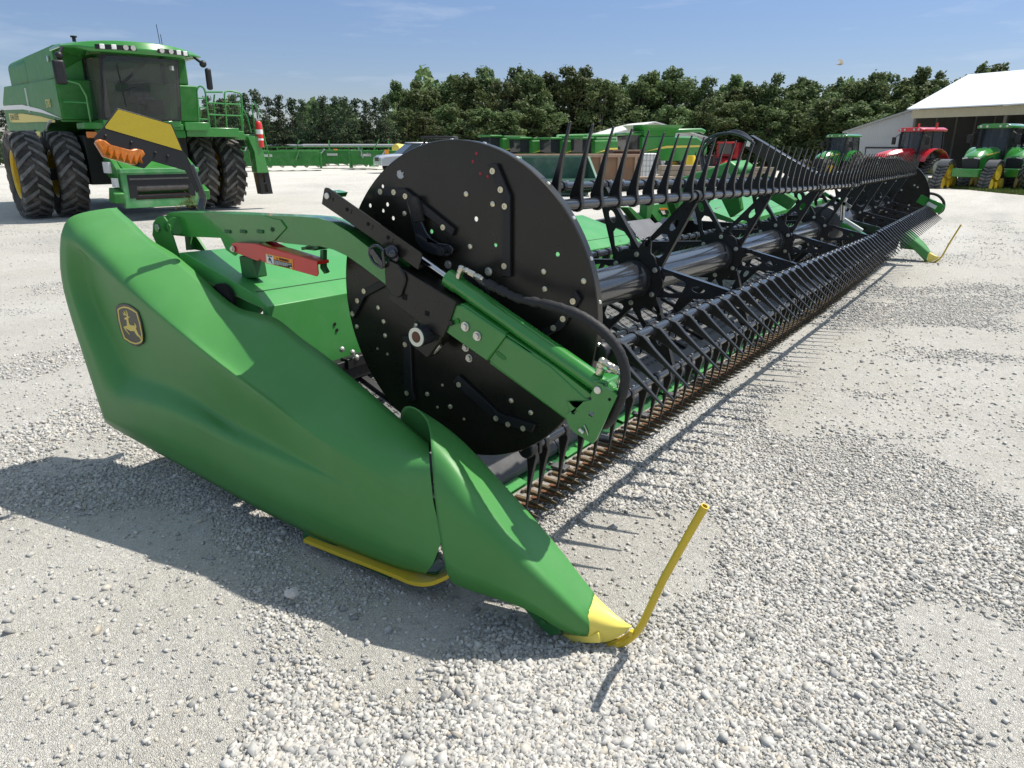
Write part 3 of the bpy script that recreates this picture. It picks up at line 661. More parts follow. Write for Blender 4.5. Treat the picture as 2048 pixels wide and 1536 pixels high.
def text_on(s, name, p, ux_, uy_, h, mtl, parent, depth=.0006, bold=False):
    cu = bpy.data.curves.new(name, 'FONT'); cu.body = s; cu.size = h * 1.4; cu.align_x = 'CENTER'; cu.align_y = 'CENTER'; cu.extrude = depth; cu.offset = h * .035 if bold else 0
    o_ = bpy.data.objects.new(name, cu); COL.objects.link(o_); bpy.context.view_layer.update(); me_ = bpy.data.meshes.new_from_object(o_.evaluated_get(bpy.context.evaluated_depsgraph_get())); bpy.data.objects.remove(o_); me_.materials.clear(); me_.materials.append(mtl); o = bpy.data.objects.new(name, me_); COL.objects.link(o); ux_ = V(ux_).normalized(); uy_ = V(uy_).normalized()
    o.matrix_world = M.Translation(p) @ M((ux_, uy_, ux_.cross(uy_))).transposed().to_4x4()
    if parent: o.parent = parent
    return o
text_on('WARNING', 'warning_word', A_ + ux * LW * .68 + uy * LH * .25 - eX * .001, ux, -uy, .0085, mat('decal_black', (.012,) * 3, .5), wl, bold=True)
m = MB(); m.add([A_ + ux * LW * x + uy * LH * y - eX * .0012 for x, y in ((.405, .33), (.435, .16), (.465, .33))], [(0, 1, 2)]); m.build('alert_triangle', mat('decal_black', (.012,) * 3, .5), wl, fix=False)
# bracket that holds the stop
m = MB(); m.box(at(637, 494, X=.12), (.09, .05, .016)); m.prism([path([(640, 500), (646, 500), (646, 534), (652, 545), (648, 548), (640, 537)], .075)], (.022, 0, 0)); m.bar(at(612, 496, X=.10), at(645, 493, X=.10), .05, .012)
m.build('stop_bracket', G_DARK, ra, bevel=.002)
# threaded lift strut below the arm
m = MB(); p0, p1 = at(489, 508, X=.10), at(497, 560, X=.10)
m.prism([path([(477, 512), (505, 516), (512, 556), (484, 558)], .070)], (.062, 0, 0)); ls = m.build('lift_strut', G_DARK, HD, bevel=.006)
m = MB(); q0, q1 = at(500, 556, X=.10), at(504, 596, X=.10); m.cyl(q0, q1, .0135, n=16); m.cyl(q0.lerp(q1, .45), q0.lerp(q1, .9), .017, n=16); m.build('strut_thread', BLACK_M, ls)
m = MB(); m.cyl(at(498.5, 556, X=.10), at(499.5, 565, X=.10), .021, n=6); m.build('strut_nut', ZINC, ls)
m = MB(); m.cyl(at(504, 592, X=.10), at(505, 600, X=.10), .034, n=20); m.cyl(at(505, 598, X=.10), at(509, 640, X=.10), .026, .03, n=20); m.build('strut_base', G_PAINT2, ls)
# black slide rail with numbered holes
slide = [(643, 408), (648, 378), (651, 375), (656, 376), (842, 506), (844, 510), (836, 540)]
m = MB(); m.prism([path(slide, .055)], (.006, 0, 0)); m.prism([path(slide, .135)], (.006, 0, 0)); m.prism([path([(650, 408), (836, 538), (834, 532), (650, 402)], .061)], (.074, 0, 0)); sl = m.build('slide_rail', BLACK, HD, bevel=.002)
m = MB(); p = at(655, 392, X=.054); m.lathe([(.0125, 0), (.0125, .004), (.011, .006)], p, -eX, 18); m.cyl(at(669, 386, X=.07), at(681, 389, X=.14), .008, n=10); m.build('slide_pin', ZINC, sl)
m = MB()
for p in ((694, 419), (736, 448), (776, 475)): m.mark().lathe([(.0075, 0), (.0075, .0012)], at(*p, X=.0545), -eX, 12)
m.each('rail_hole', mat('hole_black', (.002,) * 3, .9), sl)
ex = (at(842, 506, X=.05) - at(656, 376, X=.05)).normalized(); ey = -eX.cross(ex) if False else ex.cross(eX); ey = ey if ey.z > 0 else -ey
for s_, p in (('4', (665, 399)), ('3', (702, 424)), ('2', (744, 455)), ('1', (785, 482))): text_on(s_, 'rail_number', at(*p, X=.0542), ex, ey, .017, mat('stamp_black', (.003,) * 3, .5), sl)
MB().prism([path([(655, 381), (672, 386), (668, 395), (652, 390)], .07)], (.06, 0, 0)).build('slide_block', G_PAINT, sl)
# guard plate over the slide
m = MB(); m.prism([path([(768, 530), (777, 520), (795, 529), (800, 536), (912, 604), (898, 648), (893, 660), (886, 676), (845, 650), (778, 600), (780, 588), (771, 575)], .040)], (.008, 0, 0))
m.prism([path([(800, 536), (912, 604), (915, 610), (800, 545)], .048)], (.09, 0, 0)); gd = m.build('slide_guard', BLACK, HD, bevel=.003)
m = MB(); m.prism([path([(768, 530), (777, 520), (795, 529), (808, 548), (811, 560), (803, 590), (796, 596), (781, 590), (771, 573)], .030)], (.010, 0, 0)); m.build('guard_flap', BLACK, gd, bevel=.005, seg=3)
m = MB()
for p, s_ in (((809, 594), 7), ((854, 627), 6)): m.mark().prism([path([(p[0] - s_ * .7, p[1] - s_), (p[0] + s_ * .7, p[1] - s_ * .6), (p[0] + s_ * .6, p[1] + s_), (p[0] - s_ * .8, p[1] + s_ * .6)], .0385)], (.0015, 0, 0))
m.each('guard_slot', mat('hole_black', (.002,) * 3, .9), gd)
m = MB(); m.lathe([(.0095, 0), (.0095, .006)], at(903, 646, X=.042), -eX, 14); m.build('guard_eye', BLACK_M, gd)
# latch loop and lever
m = MB(); lp = path([(740, 497), (748, 491), (758, 493), (767, 502), (766, 506), (768, 530), (762, 534), (748, 525), (739, 508)], .02)
m.tube(catmull(lp + [lp[0]], 3), .006, 8, closed=False); m.prism([path([(739, 500), (745, 497), (765, 525), (764, 533), (758, 530), (740, 508)], .012)], (.012, 0, 0)); m.build('latch_loop', BLACK_TUBE, HD, bevel=.003)
m = MB(); m.cyl(at(784, 503, X=.03), at(784, 503, X=.06), .022, n=18); m.sphere(at(786, 508, X=.03), .017, (1, 1, 1)); m.prism([path([(767, 498), (774, 493), (796, 514), (794, 524), (784, 526), (768, 512)], .040)], (.012, 0, 0)); m.build('latch_pivot', BLACK_TUBE, HD, bevel=.003)
lever = [(813, 402), (817, 395), (825, 393), (831, 397), (837, 420), (844, 447), (852, 465), (862, 478), (875, 486), (890, 488), (900, 491), (906, 499), (903, 508), (894, 513), (880, 512), (862, 508), (845, 500), (832, 482), (828, 462), (822, 440)]
m = MB().prism([path(lever, .165)], (.010, 0, 0)); lv = m.build('latch_lever', BLACK_TUBE, HD, bevel=.003)
m = MB(); m.prism([path([(812, 402), (817, 394), (826, 392), (832, 397), (844, 443), (827, 447)], .160)], (.022, 0, 0)); m.build('lever_grip', RUBBER, lv, bevel=.008, seg=3)
p = at(893, 500, X=.16); MB().cyl(p - eX * .03, p + eX * .03, .012, n=14).bolt(p - eX * .03, -eX, .012, .012).build('lever_bolt', BLACK_TUBE, lv)
# marker lamp under the guard
m = MB(); m.prism([path([(826, 636), (835, 632), (884, 664), (880, 685), (860, 714), (852, 716), (820, 690)], .085)], (.05, 0, 0)); mk = m.build('lamp_bracket', BLACK, HD, bevel=.006)
pc = at(833, 674, X=.0); m = MB(); m.lathe([(.036, -.085), (.036, -.004), (.0345, 0), (.022, 0), (.020, -.006)], pc, -eX, 32, True, True); rl = m.build('lamp_body', BLACK_TUBE, mk)
m = MB(); m.lathe([(.0345, .0005), (.0345, .003), (.021, .003), (.021, .0005)], pc, -eX, 32, False, False); m.build('lamp_ring', mat('ring_cream', (.72, .70, .56), .5), mk)
m = MB(); m.lathe([(.021, .001), (.010, .0022), (.0, .0025)], pc, -eX, 28); m.build('lamp_lens', mat('lens_brown', (.09, .028, .012), .4, noise=.4, nscale=80), mk)
m = MB(); m.bolt(at(834, 651, X=.06), (-.3, -.3, 1), .010, .014); m.cyl(at(876, 660, X=.06), at(900, 658, X=.06), .006); m.cyl(at(868, 705, X=.1), at(882, 690, X=.1), .008); m.build('lamp_bolt', ZINC, mk)
# green box beam (telescoping) and end plate
beam_o = [(911, 610), (925, 612), (1008, 668), (1011, 672), (974, 722), (890, 663), (896, 652)]
m = MB(); m.prism([path(beam_o, .048)], (.008, 0, 0)); m.prism([path([(921, 607), (930, 610), (1010, 665), (1010, 672), (915, 612)], .056)], (.095, 0, 0)); m.prism([path([(895, 657), (975, 716), (974, 722), (893, 665)], .056)], (.09, 0, 0)); bo = m.build('outer_beam', G_PAINT, HD, bevel=.005, seg=3)
m = MB()
for p in ((931, 653), (955, 672)): m.mark().bolt(at(*p, X=.047), -eX, .0125, .012)
m.each('bolt', ZINC, bo)
m = MB(); m.lathe([(.010, 0), (.010, .003)], at(915, 642, X=.047), -eX, 14); m.build('plug', G_PAINT2, bo)
beam_i = [(1008, 672), (1100, 733), (1168, 795), (1180, 800), (1160, 860), (1135, 840), (1050, 778), (985, 728), (976, 718)]
m = MB(); m.prism([path(beam_i, .058)], (.008, 0, 0)); m.prism([path([(1008, 670), (1012, 668), (1106, 731), (1185, 792), (1172, 800), (1098, 737)], .062)], (.082, 0, 0)); m.prism([path([(980, 720), (1135, 836), (1135, 842), (978, 727)], .066)], (.07, 0, 0)); bi = m.build('inner_beam', G_PAINT, HD, bevel=.005, seg=3)
m = MB(); m.prism([path([(991, 703), (996, 702), (1011, 714), (1012, 719), (1007, 721), (992, 710)], .056)], (.003, 0, 0)); m.build('stamped_rib', G_PAINT2, bi, bevel=.001)
pl = [(1168, 803), (1183, 800), (1180, 790), (1189, 772), (1193, 766), (1199, 767), (1231, 788), (1234, 792), (1192, 880), (1187, 886), (1181, 885), (1146, 864), (1135, 848), (1130, 830)]
tri_ = [(1132, 804), (1136, 803), (1154, 822), (1148, 829), (1143, 828)]
m = MB(); m.prism([path(pl, .050), path(tri_, .050), path([(1180, 822), (1188, 826), (1184, 835), (1176, 830)], .050)], (.008, 0, 0)); m.prism([path([(1190, 775), (1200, 772), (1232, 793), (1192, 882), (1184, 880)], .135)], (.008, 0, 0)); ep = m.build('end_plate', G_PAINT, HD, bevel=.002)
m = MB(); p = at(1194, 781, X=.044); m.cyl(p, p + eX * .10, .0125, n=18); m.build('cylinder_pin', ZINC, ep, bevel=.0015)
m = MB(); m.lathe([(.005, 0), (.005, .001)], at(1219, 799, X=.0495), -eX, 10); m.build('plate_hole', mat('hole_black', (.002,) * 3, .9), ep)
m = MB(); m.tube([at(1159, 858, X=.045), at(1167, 866, X=.045)], .007, 10); m.tube(catmull([at(1168, 850, X=.047), at(1172, 858, X=.046), at(1176, 870, X=.047)], 3), .002, 6); m.build('lynch_pin', ZINC, ep)
# hydraulic cylinder
c0, c1 = at(899, 557, X=.10), at(1207, 774, X=.095)
m = MB(); m.cyl(c0, c1, .0315, n=32); dc = (c1 - c0).normalized(); m.lathe([(.034, 0), (.034, .05), (.0315, .055)], c0 - dc * .004, dc, 32); m.lathe([(.034, 0), (.030, .03), (.022, .05)], c1, dc, 24); hc = m.build('reel_cylinder', G_PAINT, HD, ang=30)
m = MB(); m.cyl(at(790, 480, X=.105), c0, .0125, n=18); m.build('piston_rod', CHROME, hc)
upn = (UPV - dc * UPV.dot(dc)).normalized()
pb0 = at(917, 553, X=.085); pb1 = at(1196, 752, X=.085)
m = MB(); m.mark().cyl(c0 + dc * .035, c0 + dc * .035 + upn * .055, .013, n=14); k1 = c1 - dc * .03; m.mark().cyl(k1, k1 + upn * .058, .013, n=14); m.each('port', G_PAINT, hc)
def fitting(o_, pts, r):
    m = MB()
    for i in range(len(pts) - 1):
        a, b_ = V(pts[i]), V(pts[i + 1]); m.cyl(a, b_, r * .8, n=12); m.cyl(a.lerp(b_, .15), a.lerp(b_, .5), r * 1.12, n=6); m.cyl(a.lerp(b_, .62), a.lerp(b_, .85), r * 1.0, n=8)
    for p in pts[1:-1]: m.sphere(p, r * 1.08, n=10, m=8)
    return m.build('hose_fitting', mat('fitting_zinc', (.60, .56, .46), .26, metal=.9, noise=.15, nscale=50), o_)
XH = .085
fitting(hc, [at(916, 556, X=XH), at(922, 536, X=XH), at(934, 541, X=XH), at(967, 559, X=XH)], .010)
fitting(hc, [at(1196, 748, X=XH), at(1204, 722, X=XH), at(1225, 735, X=XH), at(1247, 749, X=XH), at(1238, 775, X=XH)], .0115)
hp = catmull([at(*p, X=x) for p, x in (((966, 559), .085), ((985, 572), .08), ((1005, 582), .075), ((1040, 598), .07), ((1080, 606), .065), ((1120, 616), .06), ((1165, 634), .06), ((1205, 662), .06), ((1234, 695), .065), ((1248, 730), .07), ((1250, 765), .075), ((1240, 800), .085), ((1225, 832), .10), ((1210, 850), .13))], 6)
random.seed(5)
rs_ = [.0075 if i < 3 else (.0145 + random.uniform(-.003, .003) if i < 26 else .0165 + random.uniform(-.0012, .0012)) for i in range(len(hp))]
m = MB(); m.tube(hp, rs_, 14); ho = m.build('hose', HOSE_M, HD, ang=70)
m = MB(); m.tube(catmull([at(936, 542, X=.095), at(960, 565, X=.12), at(975, 590, X=.15), at(985, 625, X=.17)], 5), .007, 8); m.tube(catmull([at(944, 548, X=.10), at(972, 575, X=.13), at(980, 610, X=.16)], 5), .006, 8); m.build('cable', BLACK_TUBE, HD)
m = MB(); p = at(1205, 772, X=.12); m.box(at(1212, 770, X=.11), (.09, .05, .055), None); m.cyl(at(1240, 795, X=.11), at(1232, 800, X=.15), .02); m.build('port_block', G_PAINT, hc, bevel=.006)
at = at_flat
# --- marker lamp panel on its bent pole, at the rear corner of the header
YM = 2.14
def pm(pts, y=YM): return [at(*p, Y=y) for p in pts]
plate = [(235, 216), (343.5, 247), (367, 303), (372, 309), (388, 339), (401, 374), (394, 386), (371, 341), (304, 322), (289, 337), (265, 331), (206, 313), (192, 286), (189, 275), (201, 260), (206, 255)]
m = MB().prism([pm(plate)], (0, .006, 0)); mp_ = m.build('marker_panel', BLACK_M, HD, bevel=.0015)
m = MB(); m.tube(catmull(pm([(380, 330), (388, 350), (398, 375), (405, 395), (403, 410), (401, 420)], YM + .012), 4), .016, 12); m.build('marker_pole', BLACK_TUBE, mp_)
m = MB().prism([pm([(236.5, 218.5), (342, 249), (364, 301.5), (212, 257), (210, 254)], YM - .0012)], (0, .0015, 0)); rfx = m.build('reflector_sheet', None, mp_) if False else m
REFL = mat('reflector_sheet', (.50, .39, .03), .38, spec=.4)
nn = REFL.node_tree
if 'bricks' not in nn.nodes:
    tcx = nn.nodes.new('ShaderNodeTexCoord'); mpx = nn.nodes.new('ShaderNodeMapping'); mpx.inputs['Rotation'].default_value = (R(90), R(-16), 0); nn.links.new(tcx.outputs['Object'], mpx.inputs[0])
    bk = nn.nodes.new('ShaderNodeTexBrick'); bk.name = 'bricks'; bk.inputs['Scale'].default_value = 60; bk.inputs['Color1'].default_value = (.50, .39, .03, 1); bk.inputs['Color2'].default_value = (.46, .35, .028, 1); bk.inputs['Mortar'].default_value = (.30, .22, .02, 1); bk.inputs['Mortar Size'].default_value = .06
    nn.links.new(mpx.outputs[0], bk.inputs[0]); nn.links.new(bk.outputs[0], nn.nodes['Principled BSDF'].inputs['Base Color'])
rfx.build('reflector_sheet', REFL, mp_)
am = [(192, 286), (198, 278), (212, 281), (224, 290), (261, 300), (272, 297), (287, 300), (292, 309), (273, 331), (263, 329), (209, 314)]
AMB = mat('amber_lens', (.46, .125, .006), .18, spec=.6, coat=.5, noise=.30, nscale=60)
m = MB().prism([pm(am, YM - .022)], (0, .022, 0)); al = m.build('amber_lamp', AMB, mp_, bevel=.006, seg=3)
m = MB()
cxs = [(216, 296), (229, 303), (242, 307), (255, 311), (268, 314), (280, 312)]
for i, p in enumerate(cxs):
    x, y = p; m.mark().add([at(*q, Y=YM - .0235) for q in ((x - 5, y + 12), (x + 1, y - 4), (x + 6, y + 15))] + [at(x + 1, y + 8, Y=YM - .033)], [(0, 1, 3), (1, 2, 3), (2, 0, 3)])
m.each('lens_facet', mat('amber_dark', (.30, .075, .004), .2, coat=.4), al, ang=5)
m = MB()
for p in ((211, 272), (262.5, 285), (310.5, 305.5), (335.5, 312.5)): m.mark().lathe([(.006, 0), (.005, .004), (.002, .006)], at(*p, Y=YM - .001), (0, -1, 0), 12)
m.each('panel_bolt', mat('bolt_black', (.02,) * 3, .3), mp_)
# --- deck: belts, cutter bar, rear panels, centre opening, far end
def dz(X): return -.030 * (min(max(X, 0), 5.9) - .4)
def PT(X, Y, Z): return V((X, Y, Z + dz(X)))
def strip(mb, X0, X1, prof, n=8):
    rows = [[PT(lerp(X0, X1, k / n), y, z) for y, z in prof] for k in range(n + 1)]; mb.loft(rows)
    return mb
def slab(mb, X0, X1, prof, n=8):
    n0 = len(mb.v); rows = [[PT(lerp(X0, X1, k / n), y, z) for y, z in prof] for k in range(n + 1)]; mb.loft(rows, True)
    k = len(prof); mb.f.append(tuple(n0 + i for i in range(k))); e = n0 + n * k; mb.f.append(tuple(e + k - 1 - i for i in range(k))); return mb
# belt rubber with its moulded pattern
BELT = mat('belt_rubber', (.115, .115, .115), .6, spec=.3, noise=.12, nscale=3)
N = BELT.node_tree; L = N.links.new
def nd(t, **k):
    n = N.nodes.new(t)
    for a_, b_ in k.items(): setattr(n, a_, b_)
    return n
def mth(op, a, b=None):
    m = nd('ShaderNodeMath', operation=op)
    for i, v in enumerate((a, b)):
        if v is None: continue
        if hasattr(v, 'links'): L(v, m.inputs[i])
        else: m.inputs[i].default_value = v
    return m.outputs[0]
g_ = nd('ShaderNodeNewGeometry'); sx = nd('ShaderNodeSeparateXYZ'); L(g_.outputs['Position'], sx.inputs[0])
u_ = mth('DIVIDE', sx.outputs[0], .062); v_ = mth('DIVIDE', sx.outputs[1], .046)
rowi = mth('FLOOR', v_); u2 = mth('FRACT', mth('ADD', u_, mth('MULTIPLY', rowi, .5))); v2 = mth('FRACT', v_)
bar1 = mth('MULTIPLY', mth('LESS_THAN', u2, .72), mth('LESS_THAN', mth('ABSOLUTE', mth('SUBTRACT', v2, .5)), .09))
def tick(c): return mth('MULTIPLY', mth('LESS_THAN', mth('ABSOLUTE', mth('SUBTRACT', u2, c)), .06), mth('LESS_THAN', mth('ABSOLUTE', mth('SUBTRACT', v2, .5)), .38))
mk_ = mth('MINIMUM', mth('ADD', bar1, mth('ADD', tick(.16), tick(.56))), 1.0)
mx = nd('ShaderNodeMix', data_type='RGBA'); L(mk_, mx.inputs[0]); pbb = N.nodes['Principled BSDF']
src = pbb.inputs['Base Color'].links[0].from_socket; L(src, mx.inputs[6]); mx.inputs[7].default_value = (.006, .006, .006, 1); L(mx.outputs[2], pbb.inputs['Base Color'])
LIP = mat('lip_rubber', (.085, .085, .087), .5, spec=.4, noise=.15, nscale=5, dirt=(.3, .29, .27), dscale=4, damt=.35)
for X0, X1 in ((.30, 4.15), (6.10, 10.5)):
    m = MB(); slab(m, X0, X1, [(.95, .19), (1.66, .475), (1.66, .45), (.95, .165)]); bt = m.build('draper_belt', BELT, HD, ang=50)
    x = X0 + .18; m = MB()
    while x < X1: m.bar(PT(x, .96, .205), PT(x, 1.66, .487), .035, .022); x += .36
    m.build('belt_cleat', BLACK_M, bt)
m = MB(); strip(m, 4.2, 6.05, [(.95, .10), (1.5, .16), (2.4, .2)]); m.build('feed_belt', BELT, HD)
# belt seal / front lip in panels
x = .28; m_all = []
while x < 10.5:
    m = MB(); slab(m, x, min(x + .74, 10.5), [(.845, .085), (.842, .115), (.900, .190), (.955, .205), (.955, .16), (.88, .07)], 2); m.build('deck_lip', LIP, HD, bevel=.004); x += .747
# cutter bar
m = MB(); slab(m, .25, 10.55, [(.695, .068), (.775, .072), (.79, .055), (.70, .050)], 16); kb = m.build('knife_bar', KNIFE_BAR, HD)
m = MB(); slab(m, .25, 10.55, [(.775, .06), (.86, .075), (.90, .12), (1.0, .10), (1.1, .04), (.80, .03)], 16); m.build('cutter_frame', G_DARK, HD)
x = .40; i = 0
while x < 10.4:
    m = MB(); slab(m, x, x + .26, [(.788, .078), (.842, .090), (.842, .082), (.788, .070)], 1); m.bolt(PT(x + .13, .812, .088), (0, -.2, 1), .009, .009); m.build('clip_plate', G_PANEL, kb, bevel=.002); x += .62; i += 1
x = .34; hb = MB(); hd_ = MB()
while x < 10.4:
    hb.bolt(PT(x, .752, .072), (0, 0, 1), .0075, .010)
    hb.bolt(PT(x + .035, .722, .070), (0, 0, 1), .0055, .006)
    x += .0762
hb.build('knife_bolt', mat('bolt_dark', (.12, .11, .10), .45, metal=.7), kb)['kind'] = 'stuff'
x = .42
while x < 10.3:
    m = MB(); m.box(PT(x, .745, .085), (.055, .075, .014)); m.bolt(PT(x - .012, .79, .086), (0, 0, 1), .011, .016); m.build('hold_down_clip', mat('clip_grey', (.10, .10, .10), .45, noise=.3, nscale=30), kb, bevel=.003); x += .46
def guard(mb, o):
    sec = [(.06, .017, .012, .004), (.02, .017, .016, 0), (-.035, .013, .013, -.002), (-.080, .006, .007, -.006), (-.105, .0015, .002, -.008)]
    n0 = len(mb.v); rows = [[o + V((sx_ * w_, y, z + sz * h_)) for sx_, sz in ((-1, -1), (1, -1), (1, .3), (.5, 1), (-.5, 1), (-1, .3))] for y, w_, h_, z in sec]
    mb.loft(rows, True); mb.f.append(tuple(n0 + i for i in range(6)))
GUARD = mat('guard_steel', (.085, .07, .035), .6, metal=.2, noise=.45, nscale=35, dirt=(.15, .055, .02), dscale=30, damt=.6)
mb = MB(); guard(mb, V((0, 0, 0))); g0 = mb.build('knife_guard', GUARD, kb, ang=40); x = .36; n = 0; rest = MB()
while x < 10.45:
    p = PT(x, .690, .066)
    if n < 100:
        o = g0 if n == 0 else g0.copy()
        if n: COL.objects.link(o)
        o.location = p
    else: guard(rest, p)
    x += .0762; n += 1
o = rest.build('knife_guard', GUARD, kb, ang=40); o['kind'] = 'stuff'
m = MB(); x = .32; top = []
while x < 10.45:
    m.prism([[PT(x, .70, .071), PT(x + .072, .70, .071), PT(x + .044, .632, .064), PT(x + .028, .632, .064)]], (0, 0, -.004)); x += .0762
o = m.build('knife_sections', RUST, kb); o['kind'] = 'stuff'
# rear panels
def rear(X0, X1, nm='rear_panel'):
    m = MB(); slab(m, X0, X1, [(1.70, .50), (1.70, .853), (1.79, .900), (2.26, 1.035), (2.30, 1.03), (2.30, .95), (1.74, .84), (1.74, .50)], 6)
    o = m.build(nm, G_PANEL, HD, ang=25, bevel=.003)
    m = MB(); slab(m, X0 + .02, X1 - .02, [(1.795, .9035), (1.799, .9046), (1.799, .9052), (1.795, .9041)], 6); m.build('panel_seam', mat('seam_dark', (.012, .05, .015), .6), o); return o
p1 = rear(.07, 2.05); p2 = rear(2.06, 3.78); rear(6.35, 8.2); rear(8.21, 10.6)
m = MB()
for px, py in ((648, 658), (647, 672)): m.mark().lathe([(.008, 0), (.008, .003)], PT(.42 if py < 665 else .43, 1.699, .72 if py < 665 else .69), -eY, 10)
m.each('panel_hole', mat('hole_black', (.002,) * 3, .9), p1)
m = MB(); m.prism([path([(395, 545), (420, 540), (470, 590), (505, 606), (520, 618), (500, 640), (440, 600)], .10)], (.03, 0, 0)); m.build('end_gusset', G_PANEL, p1)
m = MB(); m.lathe([(.075, 0), (.075, .02)], at(452, 600, X=.06), -eX, 28); m.build('end_opening', mat('hole_black', (.002,) * 3, .9), p1)
# grey deflector plates either side of the feeder opening, black side skirts
for pts in ([(1254, 443), (1300, 437), (1310, 447), (1322, 443), (1327, 435), (1338, 436), (1366, 478), (1281, 480)],):
    m = MB(); m.prism([[at(x, y, Y=1.72 + (480 - y) * .006) for x, y in pts]], (0, .006, 0)); m.build('deflector_plate', mat('rubber_flap', (.10, .10, .105), .5, noise=.1), HD)
m = MB(); m.prism([[at(x, y, Y=1.9 + (440 - y) * .006) for x, y in ((1431, 416), (1450, 412), (1457, 422), (1475, 440), (1453, 444))]], (0, .006, 0)); m.build('deflector_plate', mat('rubber_flap', (.10, .10, .105), .5), HD)
m = MB()
for px, py in ((1258, 447), (1273, 472), (1286, 477), (1296, 474), (1306, 472), (1262, 476)): m.mark().lathe([(.012, 0), (.009, .008)], at(px, py, Y=1.70), (0, -1, .3), 8)
m.each('plate_bolt', ZINC, HD)
# belt end plates beside the near disc
m = MB(); m.box(PT(.40, 1.62, .52), (.55, .06, .10)); m.box(PT(.52, 1.60, .56), (.30, .05, .05)); m.bar(PT(.24, .95, .22), PT(.24, 1.68, .50), .10, .06)
bp_ = m.build('belt_end_guard', BLACK_M, HD, bevel=.004)
for px, py in ((683, 701), (704, 707), (712, 717)): MB().lathe([(.013, 0), (.012, .012), (.006, .018)], at(px, py, Y=1.58), (0, -.6, 1), 10).build('guard_bolt', ZINC, bp_)
# centre frame
m = MB(); m.box(V((5.1, 2.35, .45)), (2.0, .06, .8)); m.box(V((4.13, 2.0, .40)), (.05, .8, .62)); m.box(V((6.1, 2.0, .40)), (.05, .8, .62)); m.build('feeder_opening', BLACK_M, HD)
cf = MB(); cf.prism([[at(x, y, Y=2.25) for x, y in ((1292, 412), (1345, 404), (1356, 428), (1316, 444))]], (0, .03, 0)); cfo = cf.build('centre_frame', G_PANEL, HD, bevel=.004)
m = MB(); a, b_, c_, d_ = [at(x, y, Y=2.243) for x, y in ((1318, 416), (1333, 415.5), (1339, 427), (1326, 429))]; m.add([a, b_, c_, d_], [(0, 1, 2, 3)]); sk_ = m.build('caution_sticker', WHITE_T, cfo)
m = MB(); m.add([a.lerp(b_, .0), b_, b_.lerp(c_, .3), a.lerp(d_, .3)], [(0, 1, 2, 3)]); m.v = [p - eY * .003 for p in m.v]; m.build('sticker_band', DECAL_O, sk_)
m = MB(); m.add([a.lerp(b_, .55).lerp(d_.lerp(c_, .55), .38), b_.lerp(c_, .38), c_.lerp(d_, .05), d_.lerp(c_, .55)], [(0, 1, 2, 3)]); m.v = [p - eY * .003 for p in m.v]; m.build('sticker_text', mat('decal_black', (.012,) * 3, .5), sk_)
for pts in ([(1254, 415), (1262, 414), (1290, 440), (1278, 444)], [(1296, 395), (1312, 396), (1300, 440), (1292, 448)], [(1345, 400), (1375, 398), (1388, 440), (1360, 440)]):
    m = MB(); m.prism([[at(x, y, Y=2.1) for x, y in pts]], (0, .08, 0)); m.build('frame_bracket', G_PAINT2, cfo, bevel=.004)
wd = [(1341, 361), (1419, 337), (1459, 321), (1479, 336), (1476, 348), (1433, 357), (1360, 372)]
m = MB(); m.prism([path(wd, 4.9)], (.5, 0, 0)); m.build('adapter_beam', G_PANEL, cfo, bevel=.02)
m = MB(); m.mark().prism([path([(1356, 372), (1400, 362), (1420, 395), (1395, 430), (1370, 420)], 4.6)], (.10, 0, 0)); m.mark().prism([path([(1440, 395), (1475, 380), (1482, 420), (1460, 436)], 5.0)], (.10, 0, 0)); m.mark().prism([path([(1500, 380), (1545, 372), (1590, 400), (1575, 420), (1545, 402)], 5.3)], (.12, 0, 0)); m.each('frame_bracket', G_PAINT2, cfo, bevel=.01)
for px, py in ((1388, 430), (1395, 441), (1452, 353)): MB().cyl(at(px, py, X=4.5), at(px, py, X=4.56), .035, n=14).build('frame_pin', STEEL, cfo)
# feed drum and centre reel arm
m = MB(); p = at(1640, 452, X=5.95); m.lathe([(.10, -.02), (.19, 0), (.205, .04), (.205, .55)], p, eX, 36); m.build('feed_drum', mat('drum_grey', (.05, .052, .055), .32, noise=.1), HD)
a, b_ = at(1668, 437, X=6.0), at(1737, 479, X=6.0)
m = MB(); m.bar(at(1600, 405, X=6.0), b_, .10, .075, w2=.07, h2=.06); ca = m.build('centre_reel_arm', G_PAINT, HD, bevel=.006)
m = MB(); m.bar(a + V((-.01, 0, .05)), a.lerp(b_, .8) + V((-.01, 0, .045)), .05, .03); m.build('arm_cover', mat('pale_cover', (.55, .60, .55), .3), ca)
m = MB(); m.bar(at(1497, 281, X=5.9), at(1650, 378, X=5.9), .12, .12, w2=.13, h2=.17); tb = m.build('centre_slide_rail', BLACK, HD, bevel=.004)
m = MB(); q0, q1 = at(1500, 279, X=5.82), at(1496, 293, X=5.82); m.bar(q0, q1, .03, .04); m.build('rail_end', ZINC, tb)
for k, pts in enumerate((((1412, 372), (1404, 335), (1401, 305), (1410, 283), (1430, 270), (1460, 266), (1484, 272), (1502, 282)), ((1416, 372), (1409, 335), (1406, 306), (1416, 286), (1440, 270), (1468, 265), (1490, 272), (1506, 286)), ((1448, 268), (1470, 262), (1492, 270), (1510, 288)))):
    m = MB(); m.tube(catmull([at(*p, X=5.75 + .03 * k) for p in pts], 6), .013, 10); m.build('hydraulic_hose', BLACK_TUBE, HD)
m = MB(); m.tube([at(1690, 396, X=5.95), at(1683, 405, X=5.95), at(1681, 440, X=5.95)], .012, 8); m.tube([at(1694, 396, X=5.95), at(1688, 407, X=5.95), at(1686, 440, X=5.95)], .012, 8); m.build('steel_pipe', STEEL, HD)
